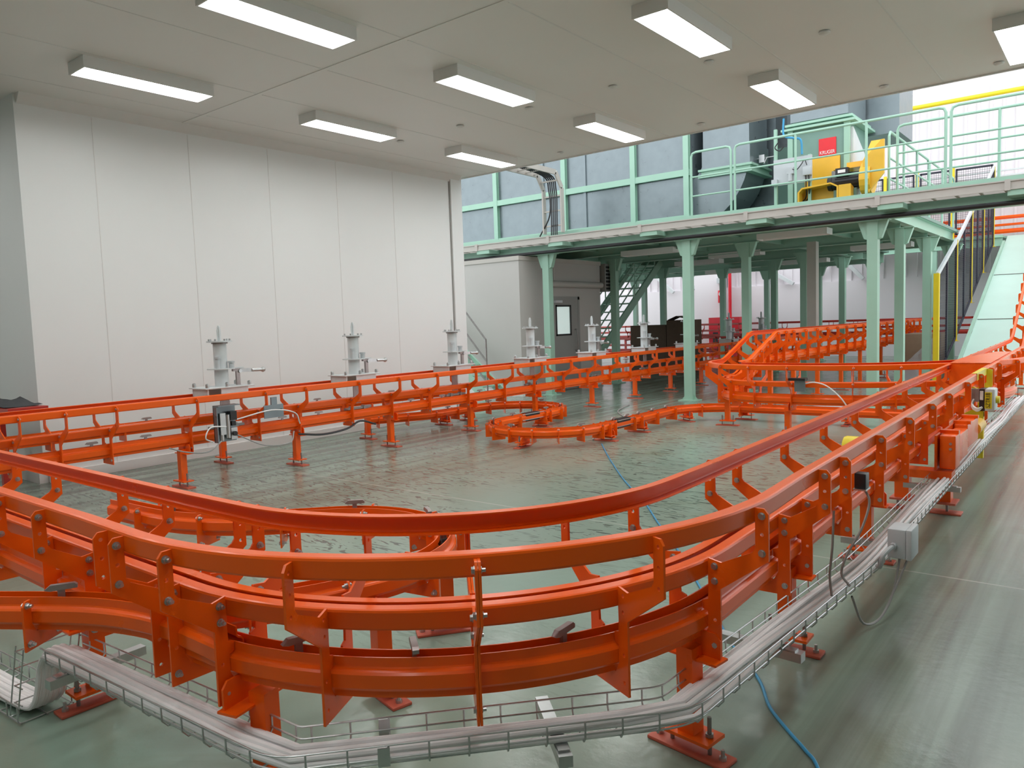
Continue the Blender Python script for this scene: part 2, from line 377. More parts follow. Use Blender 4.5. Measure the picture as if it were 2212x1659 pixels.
# unlit lamps hung below the mezzanine
UL = lamp_proto('ceiling_light', '', LEDOFF, 'unlit lamps below the mezzanine')
for i, (x, y, lb) in enumerate([(-8.1, 15.0, 'unlit lamp under the mezzanine between the first two front columns'), (-4.75, 14.3, 'unlit lamp under the mezzanine near the right front column'),
                                (-7.2, 17.6, 'unlit lamp under the mezzanine behind the second front column'), (-8.9, 19.2, 'unlit lamp under the mezzanine deep above the green stair'),
                                (-4.3, 18.9, 'unlit lamp under the mezzanine close to its right edge'), (-7.0, 22.0, 'unlit lamp far back under the mezzanine'), (-10.2, 24.0, 'unlit lamp farthest back under the mezzanine')]):
    if i == 0: UL.location = (x, y, 2.95); UL['label'] = lb; UL.rotation_euler = (0, 0, R(90))
    else: copy_tree(UL, (x, y, 2.95), lb, R(90))
# cable tray along the mezzanine edge
ct = thing('cable_tray', (-6, 12.75, 3.1), 'long beige cable tray running along the front edge of the mezzanine', 'cable tray')
b = MB()
for y in (12.62, 12.88): b.prism([(-0.02, -0.055), (0.0, -0.055), (0.0, 0.075), (-0.02, 0.075)] if y < 12.7 else [(0, -0.055), (0.02, -0.055), (0.02, 0.075), (0, 0.075)], (-7, y, 3.205), Y_, Z_, X_, 17.2)
b.box(-15.6, 12.584, 3.148, 1.6, 12.602, 3.166); b.box(-15.6, 12.584, 3.262, 1.6, 12.602, 3.28)
b.build('side_rail', TRAYBEIGE, ct)
x = -15.4
while x < 1.5: MB().box(x-0.02, 12.6, 3.152, x+0.02, 12.9, 3.17).build('rung', TRAYBEIGE, ct); x += 0.30
for x in (-11.03, -9.1, -7.0, -4.98, -2.93, -1.27):
    MB().box(x-0.035, 12.575, 3.14, x+0.035, 12.60, 3.29).build('splice_plate', TRAYBEIGE, ct)
    q = MB(); q.box(x-0.0, 12.60, 3.07, x+0.35, 12.98, 3.15); q.build('support_bracket', MINT, ct)
tag(MB().tube([(-15.5, 12.80, 2.99), (1.6, 12.80, 2.99)], 0.035, 10).build('conduit', BLACK, smooth=True), 'dark pipe running under the cable tray along the mezzanine edge', 'pipe')
for i in range(3):
    tag(MB().tube(smoothline([(-15.5, 12.68+0.05*i, 3.182), (-9, 12.69+0.05*i, 3.182), (-4, 12.67+0.05*i, 3.182), (1.5, 12.68+0.05*i, 3.182)], 6), 0.012, 6).build('cable', CABLEGREY, smooth=True), 'grey cable lying in the beige tray at the mezzanine edge', 'cable', 'cables in the mezzanine tray')
# vertical ladder tray that bends under the low ceiling
lt = thing('cable_ladder', (-9.0, 12.75, 3.34), 'beige cable ladder rising from the mezzanine edge and bending under the ceiling', 'cable tray')
path = [(12.70, 3.34), (12.70, 4.22), (12.50, 4.50), (11.2, 4.52), (9.9, 4.50)]
for x in (-9.25, -8.80):
    b = MB()
    for (y0, z0), (y1, z1) in zip(path[:-1], path[1:]): b.beam((x, y0, z0), (x, y1, z1), 0.03, 0.10, up=(0, 0.8, 0.6))
    b.build('side_rail', TRAYBEIGE, lt)
for (y0, z0), (y1, z1) in zip(path[:-1], path[1:]):
    L_ = math.hypot(y1-y0, z1-z0); n = max(1, int(L_/0.24))
    for i in range(n):
        t = (i+0.5)/n; y = y0+(y1-y0)*t; z = z0+(z1-z0)*t
        MB().box(-9.25, y-0.015, z-0.015, -8.80, y+0.015, z+0.015).build('rung', TRAYBEIGE, lt)
for i in range(5):
    x = -8.92 - 0.045*i
    tag(MB().tube(smoothline([(x-0.25*(i == 4), 12.66, 3.30), (x, 12.68, 3.7), (x, 12.67, 4.2), (x, 12.46, 4.47), (x, 11.2, 4.54), (x, 10.0, 4.52)], 5), 0.014, 6).build('cable', BLACK, smooth=True), 'black cable running up the bent beige cable ladder', 'cable', 'cables on the bent ladder')

# ------------------------------------------------------------------ guard rails on the mezzanine
def guard_rail(x0, x1, y, zb, label, mids=(), h=1.13, r=0.021):
    t = thing('guard_rail', ((x0+x1)/2, y, zb), label, 'railing', 'mint tube railings on the mezzanine')
    fr = [(x0, y, zb), (x0, y, zb+h-0.08), (x0+0.025, y, zb+h-0.02), (x0+0.09, y, zb+h), (x1-0.09, y, zb+h), (x1-0.025, y, zb+h-0.02), (x1, y, zb+h-0.08), (x1, y, zb)]
    MB().tube(fr, r, 8).build('handrail', MINT, t, smooth=True)
    for k in (0.36, 0.70): MB().tube([(x0, y, zb+k), (x1, y, zb+k)], r*0.72, 8).build('mid_rail', MINT, t, smooth=True)
    for m in mids: MB().tube([(m, y, zb), (m, y, zb+h)], r, 8).build('post', MINT, t, smooth=True)
guard_rail(-6.17, -5.42, 13.05, 3.38, 'short mint railing panel in front of the grey square duct', h=1.14)
guard_rail(-5.35, -2.10, 13.05, 3.38, 'long mint railing panel in front of the blower and yellow guards', (-4.30, -3.20), h=1.14)
guard_rail(-2.03, 1.2, 13.05, 3.38, 'mint railing panel on the walkway at the right edge of the photo', (-0.5,), h=1.14)
def guard_rail_y(x, y0, y1, zb, label, mids=()):
    t = thing('guard_rail', (x, (y0+y1)/2, zb), label, 'railing', 'mint tube railings on the mezzanine')
    MB().tube([(x, y0, zb), (x, y0, zb+1.05), (x, y0+0.08, zb+1.13), (x, y1-0.08, zb+1.13), (x, y1, zb+1.05), (x, y1, zb)], 0.021, 8).build('handrail', MINT, t, smooth=True)
    for k in (0.36, 0.70): MB().tube([(x, y0, zb+k), (x, y1, zb+k)], 0.016, 8).build('mid_rail', MINT, t, smooth=True)
    for m in mids: MB().tube([(x, m, zb), (x, m, zb+1.13)], 0.021, 8).build('post', MINT, t, smooth=True)
guard_rail_y(-3.08, 14.0, 17.3, 3.38, 'mint railing running back along the right edge of the mezzanine', (15.1, 16.2))
guard_rail_y(-3.08, 17.4, 20.2, 3.38, 'mint railing farther back along the right edge of the mezzanine', (18.8,))
# second walkway rail behind, on the bridge
guard_rail(-2.9, 1.2, 13.75, 3.38, 'mint railing on the rear side of the walkway bridge', (-1.5, 0.0), h=1.14)
# ================================================================== EQUIPMENT ON THE MEZZANINE
dw = thing('duct_casing', (-9.5, 13.7, 3.36), 'tall grey sheet metal casing with mint frame behind the mezzanine edge', 'duct')
px = [-13.9, -12.8, -11.32, -9.41, -7.72, -6.56]
for x0, x1 in zip(px[:-1], px[1:]):
    for z0, z1 in ((3.50, 4.24), (4.38, 6.2)):
        b = MB(); b.box(x0+0.05, 13.72, z0, x1-0.05, 13.76, z1); pn = b.build('sheet_panel', GALV, dw)
b = MB(); b.box(-13.9, 13.76, 3.40, -6.5, 14.9, 6.2); b.build('casing_body', GALV, dw)
for x in px: MB().ibeam((x, 13.68, 3.38), (x, 13.68, 6.25), 0.11, 0.10).build('frame_post', MINT, dw)
for z in (3.45, 4.31): MB().box(-13.9, 13.64, z-0.06, -6.5, 13.72, z+0.06).build('frame_rail', MINT, dw)
for x in (-10.0, -8.9):
    b = MB(); b.box(x-0.03, 13.69, 3.52, x+0.03, 13.722, 6.1)
    b.build('seam_strip', GALV, dw)
# bent square duct (elbow that drops and turns in)
sd = thing('square_duct', (-5.7, 14.2, 3.36), 'large square grey duct elbow with a pale flange beside the blower', 'duct')
b = MB()
rings = []
for k in range(13):
    a = R(90)*k/12          # elbow from vertical (top) to horizontal to the left at the bottom
    cx_, cz_ = -6.72, 4.55; r0, r1 = 0.42, 1.32
    rings.append([(cx_ + r0*math.cos(a), 13.85, cz_ - r0*math.sin(a)), (cx_ + r1*math.cos(a), 13.85, cz_ - r1*math.sin(a)), (cx_ + r1*math.cos(a), 14.75, cz_ - r1*math.sin(a)), (cx_ + r0*math.cos(a), 14.75, cz_ - r0*math.sin(a))])
b.loft(rings); b.build('elbow', GALV, sd)
MB().box(-6.30, 13.85, 4.55, -5.40, 14.75, 6.3).build('riser', GALV, sd)
for z in (4.20, 4.32): MB().box(-6.38, 13.78, z-0.02, -5.33, 14.82, z+0.02).build('flange', MINT, sd)
MB().box(-6.33, 13.82, 4.22, -5.37, 14.78, 4.30).build('flexible_collar', MINT, sd)
MB().box(-6.32, 13.83, 4.34, -5.38, 14.77, 4.72).build('damper_frame', GALV, sd)
b = MB(); b.cyl((-5.38, 14.2, 4.45), (-5.05, 14.2, 4.45), 0.012); b.cyl((-5.2, 14.2, 4.45), (-5.2, 14.05, 4.32), 0.015); b.box(-5.32, 14.12, 4.36, -5.22, 14.28, 4.50); b.build('damper_lever', STEEL, sd)
# dark casing behind the square duct
bc = thing('fan_casing', (-5.0, 15.3, 3.36), 'dark grey green casing wall between the square duct and the blower', 'duct')
MB().box(-5.35, 15.0, 3.4, -4.0, 15.9, 4.75).build('casing_body', GREENMET, bc)
MB().box(-6.5, 14.95, 3.38, -5.3, 15.7, 6.3).build('rear_duct', GALV, bc)
MB().box(-5.2, 15.3, 4.75, -3.2, 16.4, 6.6).build('upper_duct', GALV, bc)
MB().box(-4.95, 14.93, 3.4, -4.87, 15.0, 6.3).build('frame_post', MINT, bc)
# blower with its guards
bl = thing('blower', (-4.0, 14.2, 3.36), 'grey green industrial blower with a red sign behind the railing', 'blower')
MB().box(-4.75, 14.05, 3.50, -3.72, 15.2, 4.80).build('casing', GREENMET, bl, bevel=0.01)
for x in (-4.76, -3.80): MB().box(x, 14.02, 3.40, x+0.09, 14.10, 4.80).build('frame_post', MINT, bl)
b = MB(); b.box(-4.86, 13.96, 4.80, -3.60, 15.3, 4.84); b.box(-4.80, 14.0, 4.88, -3.66, 15.26, 4.92); b.build('outlet_flange', MINT, bl)
b = MB(); b.box(-4.70, 14.08, 4.84, -3.75, 15.2, 4.96); b.build('bellows', GREENMET, bl)
MB().box(-4.72, 14.06, 4.95, -3.74, 15.2, 6.4).build('outlet_duct', GALV, bl)
b = MB(); b.prism([(0, 0), (0.95, -0.45), (0.95, -1.1), (0, -1.15)], (-3.70, 14.12, 4.72), Y_, Z_, X_, 0.06); b.build('side_plate', WHITEPAINT, bl)
b = MB(); b.box(-4.22, 14.028, 4.29, -3.93, 14.048, 4.58); sg = b.build('sign', SIGNRED, bl)
def text_mesh(txt, size, o, ax, ay, m, parent, name, width=None, depth=0.002):
    """raised lettering: font curve turned into a mesh, laid out along ax / ay"""
    cu = bpy.data.curves.new(name, 'FONT'); cu.body = txt; cu.size = size; cu.extrude = depth
    cu.align_x = 'CENTER'; cu.align_y = 'CENTER'
    t = bpy.data.objects.new(name, cu); COL.objects.link(t)
    dg = bpy.context.evaluated_depsgraph_get(); me = bpy.data.meshes.new_from_object(t.evaluated_get(dg))
    bpy.data.objects.remove(t)
    xs = [v.co.x for v in me.vertices]; sx = 1 if width is None else width/(max(xs)-min(xs))
    b = MB(); ax = Vector(ax); ay = Vector(ay); an = ax.cross(ay)
    b.add([Vector(o) + ax*(v.co.x*sx) + ay*v.co.y + an*v.co.z for v in me.vertices], [list(p.vertices) for p in me.polygons])
    return b.build(name, m, parent)
text_mesh('KRUGER', 0.085, (-4.075, 14.024, 4.335), X_, Z_, SIGNWHITE, sg, 'lettering', 0.25)
b = MB(); b.box(-4.45, 14.0, 3.72, -3.86, 14.04, 4.27); b.build('inspection_cover', YELLOW, bl)
b = MB(); b.box(-3.99, 13.985, 3.90, -3.91, 14.0, 3.99); b.build('cover_vent', DARKSTEEL, bl)
# motor with guard, on the same base
mo = thing('motor', (-3.5, 13.55, 3.42), 'black finned electric motor in front of the yellow belt guard', 'motor')
b = MB(); b.cyl((-3.86, 13.62, 3.72), (-3.40, 13.62, 3.72), 0.125, 20)
for k in range(16):
    a = 2*math.pi*k/16; b.box(-3.80, 13.62+0.12*math.cos(a)-0.006, 3.72+0.12*math.sin(a)-0.006, -3.44, 13.62+0.145*math.cos(a)+0.006, 3.72+0.145*math.sin(a)+0.006)
b.build('body', BLACK, mo, smooth=True)
b = MB(); b.cyl((-3.93, 13.62, 3.72), (-3.86, 13.62, 3.72), 0.12, 20, 0.135); b.build('fan_cover', BLACK, mo, smooth=True)
b = MB(); b.box(-3.78, 13.45, 3.80, -3.58, 13.56, 3.93); b.build('terminal_box', BLACK, mo); 
b = MB(); b.box(-3.74, 13.445, 3.85, -3.62, 13.45, 3.90); b.build('rating_plate', SIGNWHITE, mo)
b = MB(); b.box(-3.82, 13.5, 3.45, -3.46, 13.76, 3.585); b.build('foot', GREENMET, mo)
bg = thing('belt_guard', (-3.2, 13.5, 3.40), 'tall slanting yellow belt guard with rounded lower end beside the motor', 'guard')
b = MB(); pf = []
for k in range(9): a = R(150) + R(150)*k/8; pf.append((-3.18 + 0.23*math.cos(a) , 3.68 + 0.23*math.sin(a)))
prof = [(0, 0)]
b = MB(); prof = []
for k in range(10):
    a = R(120) + R(200)*k/9; prof.append((13.55 + 0.24*math.cos(a), 3.70 + 0.24*math.sin(a)))
prof += [(14.25, 4.10), (14.30, 4.32), (14.10, 4.42)]
b.prism(prof, (-3.30, 0, 0), Y_, Z_, X_, 0.16); b.build('guard_shell', YELLOW, bg)
b = MB(); b.prism([(-3.25, 3.47), (-3.02, 3.75), (-3.02, 4.28), (-3.06, 4.28), (-3.35, 3.98)], (0, 13.42, 0), X_, Z_, Y_, 0.05); b.build('slanted_face', YELLOW, bg)
b = MB(); b.box(-3.72, 13.9, 3.98, -3.2, 14.2, 4.08); b.prism([(-3.9, 3.96), (-3.3, 3.96), (-3.3, 3.975), (-3.9, 3.975)], (0, 13.95, 0), X_, Z_, Y_, 0.4); b.build('shaft_cover', YELLOW, bg)
hb = thing('coupling_cover', (-4.0, 13.35, 3.38), 'open yellow sheet metal cover lying on the mezzanine edge', 'cover')
b = MB(); o_ = [(-4.36, 3.37), (-4.36, 3.60), (-4.29, 3.67), (-3.82, 3.70), (-3.70, 3.63), (-3.70, 3.37)]; i_ = [(-3.725, 3.37), (-3.725, 3.615), (-3.825, 3.675), (-4.28, 3.645), (-4.335, 3.59), (-4.335, 3.37)]
b.prism(o_+i_, (0, 13.50, 0), X_, Z_, Y_, 0.35); b.build('shell', YELLOW, hb)
b = MB(); b.box(-4.34, 13.60, 3.37, -3.72, 13.62, 3.67); b.build('back_plate', YELLOW, hb)
b = MB(); b.prism([(13.33, 3.37), (13.33, 3.64), (13.52, 3.60), (13.64, 3.52), (13.64, 3.37)], (-3.60, 0, 0), Y_, Z_, X_, 0.19); b.build('side_panel', YELLOW, hb)
ep = thing('control_station', (-4.4, 13.4, 3.38), 'light grey control panel board with boxes and cables behind the railing', 'control panel')
MB().box(-4.80, 13.42, 3.78, -4.15, 13.45, 4.22).build('back_board', BOXGREY, ep)
for x in (-4.78, -4.20): MB().box(x-0.025, 13.45, 3.38, x+0.025, 13.50, 4.75 if x < -4.5 else 4.24).build('stand_post', MINT, ep)
MB().box(-4.28, 13.34, 3.88, -4.14, 13.42, 4.02).build('junction_box', BOXGREY, ep, bevel=0.006)
b = MB(); b.cyl((-4.50, 13.38, 3.82), (-4.50, 13.38, 3.94), 0.035); b.box(-4.55, 13.35, 3.94, -4.44, 13.42, 4.05); b.build('filter_regulator', BOXGREY, ep)
MB().box(-4.82, 13.36, 3.78, -4.72, 13.42, 3.88).build('switch', BOXGREY, ep)
for x in (-4.24, -4.19): MB().tube(smoothline([(x, 13.38, 3.88), (x, 13.40, 3.70), (x-0.05, 13.5, 3.5), (x-0.3, 13.55, 3.40)], 5), 0.012, 6).build('cable', BLACK, ep, smooth=True)
MB().tube(smoothline([(-4.47, 13.36, 4.02), (-4.38, 13.34, 3.99), (-4.30, 13.36, 4.08), (-4.26, 13.38, 4.15), (-4.22, 13.38, 4.05)], 5), 0.008, 6).build('hose', BLACK, ep, smooth=True)
MB().tube(smoothline([(-4.62, 13.42, 4.90), (-4.62, 13.42, 4.62), (-4.45, 13.4, 4.54), (-4.32, 13.38, 4.48), (-4.30, 13.38, 4.24)], 6), 0.018, 6).build('air_hose', BLUEHOSE, ep, smooth=True)
MB().tube(smoothline([(-4.70, 13.4, 4.52), (-4.76, 13.38, 4.42), (-4.68, 13.38, 4.36), (-4.62, 13.4, 4.42)], 6), 0.010, 6).build('hose', BLACK, ep, smooth=True)
# pipes on the hall end wall
tag(MB().tube([(-9.5, 27.3, 7.9), (-3.0, 27.3, 7.9), (1, 27.3, 7.9)], 0.07, 10).build('gas_pipe', LEMON, smooth=True), 'yellow pipe running high along the ribbed end wall', 'pipe')
tag(MB().tube([(-9.5, 27.2, 5.0), (1, 27.2, 5.0)], 0.06, 10).build('water_pipe', RED, smooth=True), 'thin red pipe running along the end wall behind the railing', 'pipe')
lad = thing('cable_tray', (-4, 26.8, 5.4), 'pale cable tray along the end wall behind the mezzanine railing', 'cable tray')
for z in (5.35, 5.50): MB().box(-8, 26.7, z, 1, 26.76, z+0.04).build('side_rail', WHITEPAINT, lad)
for x in (-6.2, -3.6, -1.2): MB().box(x, 26.7, 5.2, x+0.08, 27.9, 5.34).build('wall_bracket', WHITEPAINT, lad)
for i, (p0, p1) in enumerate((((-14.59, 3.09), (-13.98, 2.55)), ((-13.2, 2.62), (-12.2, 3.2)), ((-10.1, 3.15), (-9.25, 2.62)), ((-8.75, 2.63), (-8.05, 3.25)), ((-7.4, 3.2), (-6.9, 2.65)))):
    d = Vector((p1[0]-p0[0], 0, p1[1]-p0[1])); lo, hi = (p0, p1) if p0[1] < p1[1] else (p1, p0); dd = Vector((hi[0]-lo[0], 0, hi[1]-lo[1]))
    A_ = Vector((lo[0], 27.8, lo[1])); tag(MB().beam(A_, A_ + dd*4, 0.12, 0.14, up=(0, 1, 0)).build('wall_brace', WHITEPAINT), ['white diagonal brace on the end wall seen left of the red pipe, falling right', 'white diagonal brace on the end wall left of the red pipe, rising right', 'white diagonal brace on the end wall falling right, left of the beige column', 'white diagonal brace on the end wall rising right, beside the beige column', 'white diagonal brace on the end wall behind the right front column'][i], 'wall brace', 'diagonal braces of the end wall')
tag(MB().tube([(-11.47, 27.4, 0.6), (-11.47, 27.4, 4.5)], 0.06, 10).build('fire_pipe', RED, smooth=True), 'red vertical fire pipe on the far white pillar', 'pipe')
fb = thing('fire_alarm', (-11.75, 27.45, 2.2), 'red fire alarm panel with round bell on the far white pillar', 'alarm')
MB().box(-11.95, 27.40, 2.05, -11.68, 27.54, 2.52).build('box', RED, fb, bevel=0.02)
MB().cyl((-11.80, 27.40, 2.38), (-11.80, 27.34, 2.38), 0.09, 20).build('bell', SIGNWHITE, fb, smooth=True)
tag(MB().box(-11.98, 27.38, 2.78, -11.68, 27.54, 2.98).build('emergency_light', BOXGREY), 'small white box above the red alarm on the far pillar', 'wall box')
hc = thing('hose_cabinet', (-11.5, 27.2, 0.6), 'red fire hose cabinet standing before the far white wall', 'cabinet')
MB().box(-12.15, 27.0, 0.0, -10.95, 27.35, 1.50).build('body', RED, hc)
for x in (-12.05, -11.45): MB().box(x, 26.985, 0.35, x+0.45, 27.0, 1.15).build('door', RED, hc); 
for x in (-11.98, -11.38): MB().box(x, 26.978, 0.55, x+0.20, 26.985, 0.95).build('window', BLACK, hc)
# ================================================================== CABIN UNDER THE MEZZANINE
cb = thing('control_cabin', (-11.4, 14.1, 0), 'grey panel cabin with a door under the left end of the mezzanine', 'cabin')
MB().box(-13.2, 12.56, 0.0, -9.85, 15.72, 2.93).build('wall_panels', CABIN, cb)
b = MB(); b.box(-13.22, 12.54, 2.86, -9.83, 15.74, 2.95); b.build('roof_trim', TRAYBEIGE, cb)
for c in ((-13.2, 12.53, -9.82, 12.56), (-9.85, 12.56, -9.82, 13.57), (-9.85, 14.73, -9.82, 15.72)): MB().box(c[0], c[1], 0, c[2], c[3], 0.12).build('skirting', TRIMWHITE, cb)
fr = MB(); fr.box(-9.85, 13.57, 0, -9.80, 13.64, 2.11); fr.box(-9.85, 14.66, 0, -9.80, 14.73, 2.11); fr.box(-9.85, 13.57, 2.04, -9.80, 14.73, 2.11); fr.build('door_frame', DOORGREY, cb)
dr = MB()
dr.box(-9.84, 13.64, 0.02, -9.805, 13.80, 2.04); dr.box(-9.84, 14.36, 0.02, -9.805, 14.66, 2.04); dr.box(-9.84, 13.80, 0.02, -9.805, 14.36, 1.25); dr.box(-9.84, 13.80, 1.90, -9.805, 14.36, 2.04)
dr = dr.build('door', DOORGREY, cb)
MB().box(-9.83, 13.82, 1.27, -9.82, 14.34, 1.88).build('window', GLOWGLASS, dr)
b = MB(); 
for (y0, z0, y1, z1) in ((13.78, 1.23, 13.82, 1.92), (14.34, 1.23, 14.38, 1.92), (13.78, 1.23, 14.38, 1.27), (13.78, 1.88, 14.38, 1.92)): b.box(-9.805, y0, z0, -9.795, y1, z1)
b.build('window_frame', BLACK, dr)
b = MB(); b.tube(smoothline([(-9.80, 14.52, 1.36), (-9.74, 14.52, 1.34), (-9.73, 14.52, 1.1), (-9.74, 14.52, 0.9), (-9.80, 14.52, 0.88)], 4), 0.014, 8); b.build('handle', DARKSTEEL, dr, smooth=True)
MB().box(-9.805, 13.72, 1.965, -9.75, 13.98, 2.02).build('closer', BOXGREY, dr)
b = MB(); b.tube([(-9.76, 13.55, 2.38), (-9.76, 15.62, 2.38)], 0.075, 12); b.build('duct_pipe', CABIN, cb, smooth=True)
b = MB(); b.tube([(-9.80, 13.75, 2.44), (-9.80, 13.75, 2.9)], 0.018, 8); b.build('conduit', CABIN, cb, smooth=True)
ac = thing('air_conditioner', (-9.9, 15.9, 2.24), 'outdoor air conditioner unit on the rear corner of the grey cabin', 'air conditioner')
MB().box(-10.3, 15.76, 2.24, -9.72, 16.08, 2.90).build('case', DOORGREY, ac, bevel=0.01)
b = MB()
for i in range(7): b.box(-9.72, 15.79, 2.28+0.085*i, -9.71, 16.05, 2.33+0.085*i)
b.build('grille', BLACK, ac)
# ================================================================== STAIRS
st = thing('steel_stair', (-10.6, 17.5, 0), 'mint steel stair rising to the mezzanine behind the grey cabin', 'stair')
y0, z0, y1, z1 = 15.95, 0.0, 20.2, 3.30
for x in (-10.55, -11.45): MB().beam((x, y0, z0+0.1), (x, y1, z1-0.1), 0.05, 0.22, up=(0, -0.6, 0.8)).build('stringer', MINT, st)
for i in range(1, 15):
    t = i/15; MB().box(-11.42, y0+(y1-y0)*t-0.14, z0+(z1-z0)*t-0.015, -10.58, y0+(y1-y0)*t+0.14, z0+(z1-z0)*t+0.02).build('tread', MINT, st)
for x in (-10.53, -11.47):
    for dz in (0.45, 0.75, 1.05): MB().tube([(x, y0, z0+dz), (x, y1, z1+dz)], 0.02, 6).build('handrail', MINT, st, smooth=True)
    for t in (0.08, 0.35, 0.62, 0.9): MB().tube([(x, y0+(y1-y0)*t, z0+(z1-z0)*t), (x, y0+(y1-y0)*t, z0+(z1-z0)*t+1.05)], 0.02, 6).build('rail_post', MINT, st, smooth=True)
s2 = thing('steel_stair', (-10.8, 11.8, 0), 'short stair with thin grey rails and green stringer at the end of the white wall', 'stair')
for y in (11.55, 12.15): MB().beam((-9.98, y, 0.05), (-12.4, y, 1.98), 0.05, 0.20).build('stringer', MINT, s2)
for i in range(1, 9): MB().box(-9.98-2.42*i/9-0.13, 11.57, 0.04+1.93*i/9, -9.98-2.42*i/9+0.13, 12.13, 0.07+1.93*i/9).build('tread', MINT, s2)
for dz in (1.24, 0.80, 0.36): MB().tube([(-9.96, 11.55, dz), (-12.3, 11.55, dz+1.98*1.33*0.98)], 0.018, 6).build('handrail', DARKSTEEL, s2, smooth=True)
MB().tube([(-9.96, 11.55, 0.0), (-9.96, 11.55, 1.24)], 0.018, 6).build('rail_post', DARKSTEEL, s2, smooth=True)
# cartons and wrapped goods
for i, (x0, y0, z1, x1, y1, lb) in enumerate(((-10.9, 18.9, 1.36, -9.75, 19.8, 'long dark brown carton stack under the mezzanine'), (-9.72, 18.8, 1.48, -9.0, 19.6, 'taller dark brown carton stack with open flaps under the mezzanine'))):
    t = thing('carton_stack', ((x0+x1)/2, (y0+y1)/2, 0), lb, 'carton', 'dark cartons under the mezzanine')
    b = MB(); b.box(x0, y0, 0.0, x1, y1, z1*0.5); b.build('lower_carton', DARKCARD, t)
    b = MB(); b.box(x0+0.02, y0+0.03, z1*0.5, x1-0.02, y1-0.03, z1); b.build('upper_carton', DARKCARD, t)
    if i:
        b = MB(); b.prism([(0, 0), (0.25, 0.10), (0.25, 0.115), (0, 0.015)], (x0+0.02, y0+0.3, z1), X_, Z_, Y_, 0.4); b.prism([(0, 0), (0.28, -0.07), (0.28, -0.055), (0, 0.015)], (x0+0.27, y0+0.3, z1+0.1), X_, Z_, Y_, 0.4); b.build('flap', DARKCARD, t)
cr = thing('carton', (-3.5, 18.6, 0), 'brown cardboard box half covered in clear plastic beside the safety fence', 'carton')
MB().box(-3.75, 18.45, 0.0, -3.06, 19.4, 1.02).build('box', CARDBOARD, cr, bevel=0.03)
b = MB(); g = []
for j in range(9):
    for i in range(11):
        u = i/10; v = j/8
        g.append((-3.85+0.80*u + 0.02*random.uniform(-1, 1), 18.42-0.30*(1-v)**1.5 + 0.03*random.uniform(-1, 1), max(0.01, 1.0*v*(0.25+0.78*u) + 0.02*random.uniform(-1, 1))))
b.add(g, [(j*11+i, j*11+i+1, j*11+i+12, j*11+i+11) for j in range(8) for i in range(10)]); b.build('plastic_wrap', WRAP, cr, smooth=True)
b = MB(); g = []
for j in range(7):
    for i in range(9): g.append((-3.9+0.7*i/8, 12.2+0.6*j/6, 0.02+0.14*math.sin(math.pi*i/8)*math.sin(math.pi*j/6)*(0.7+0.6*random.random())))
b.add(g, [(j*9+i, j*9+i+1, j*9+i+10, j*9+i+9) for j in range(6) for i in range(8)])
tag(b.build('plastic_sheet', WRAP, smooth=True), 'crumpled clear plastic sheet on the floor beside the right front column', 'plastic sheet')
# ================================================================== RAMP, FENCE, UPPER LEVEL
rp = thing('ramp', (-1.0, 20, 0), 'pale mint ramp rising to the upper level at the right edge of the photo', 'ramp')
MB().prism([(17.75, 0.0), (26.8, 3.62), (26.8, 3.42), (18.25, 0.0)], (0.16, 0, 0), Y_, Z_, X_, 5.68).build('ramp_floor', RAMPM, rp)
MB().prism([(17.7, 0.0), (17.7, 0.05), (26.2, 3.45), (26.2, 3.38)], (-2.71, 0, 0), Y_, Z_, X_, 0.06).build('side_curb', MINT, rp)
for y in (20.9, 23.7): MB().box(-2.66, y-0.02, (y-17.75)*0.40+0.001, 3, y+0.02, (y-17.75)*0.40+0.012).build('floor_strip', DARKSTEEL, rp)
for y in (20.8, 23.6): MB().box(-2.3, y-0.08, 0.0, -2.1, y+0.08, (y-17.75)*0.40-0.2).build('support_leg', MINT, rp)
fc = thing('safety_fence', (-2.94, 19.5, 0), 'stepped safety fence of dark framed mesh and yellow posts beside the ramp', 'fence')
zf = lambda y: max(0.0, (y-17.75)*0.40)
ps = [17.45, 19.75, 21.9, 23.9, 25.9]
for i, y in enumerate(ps):
    zb = zf(y) if i else 0.0; zt = 2.26 if i == 0 else zf(y)+2.27
    b = MB(); w = 0.05 if i == 0 else 0.03; b.box(-2.94-w, y-w, zb, -2.94+w, y+w, zt); b.build('post', LEMON, fc)
    MB().box(-3.01, y-0.07, zb, -2.87, y+0.07, zb+0.012).build('base_foot', LEMON, fc)
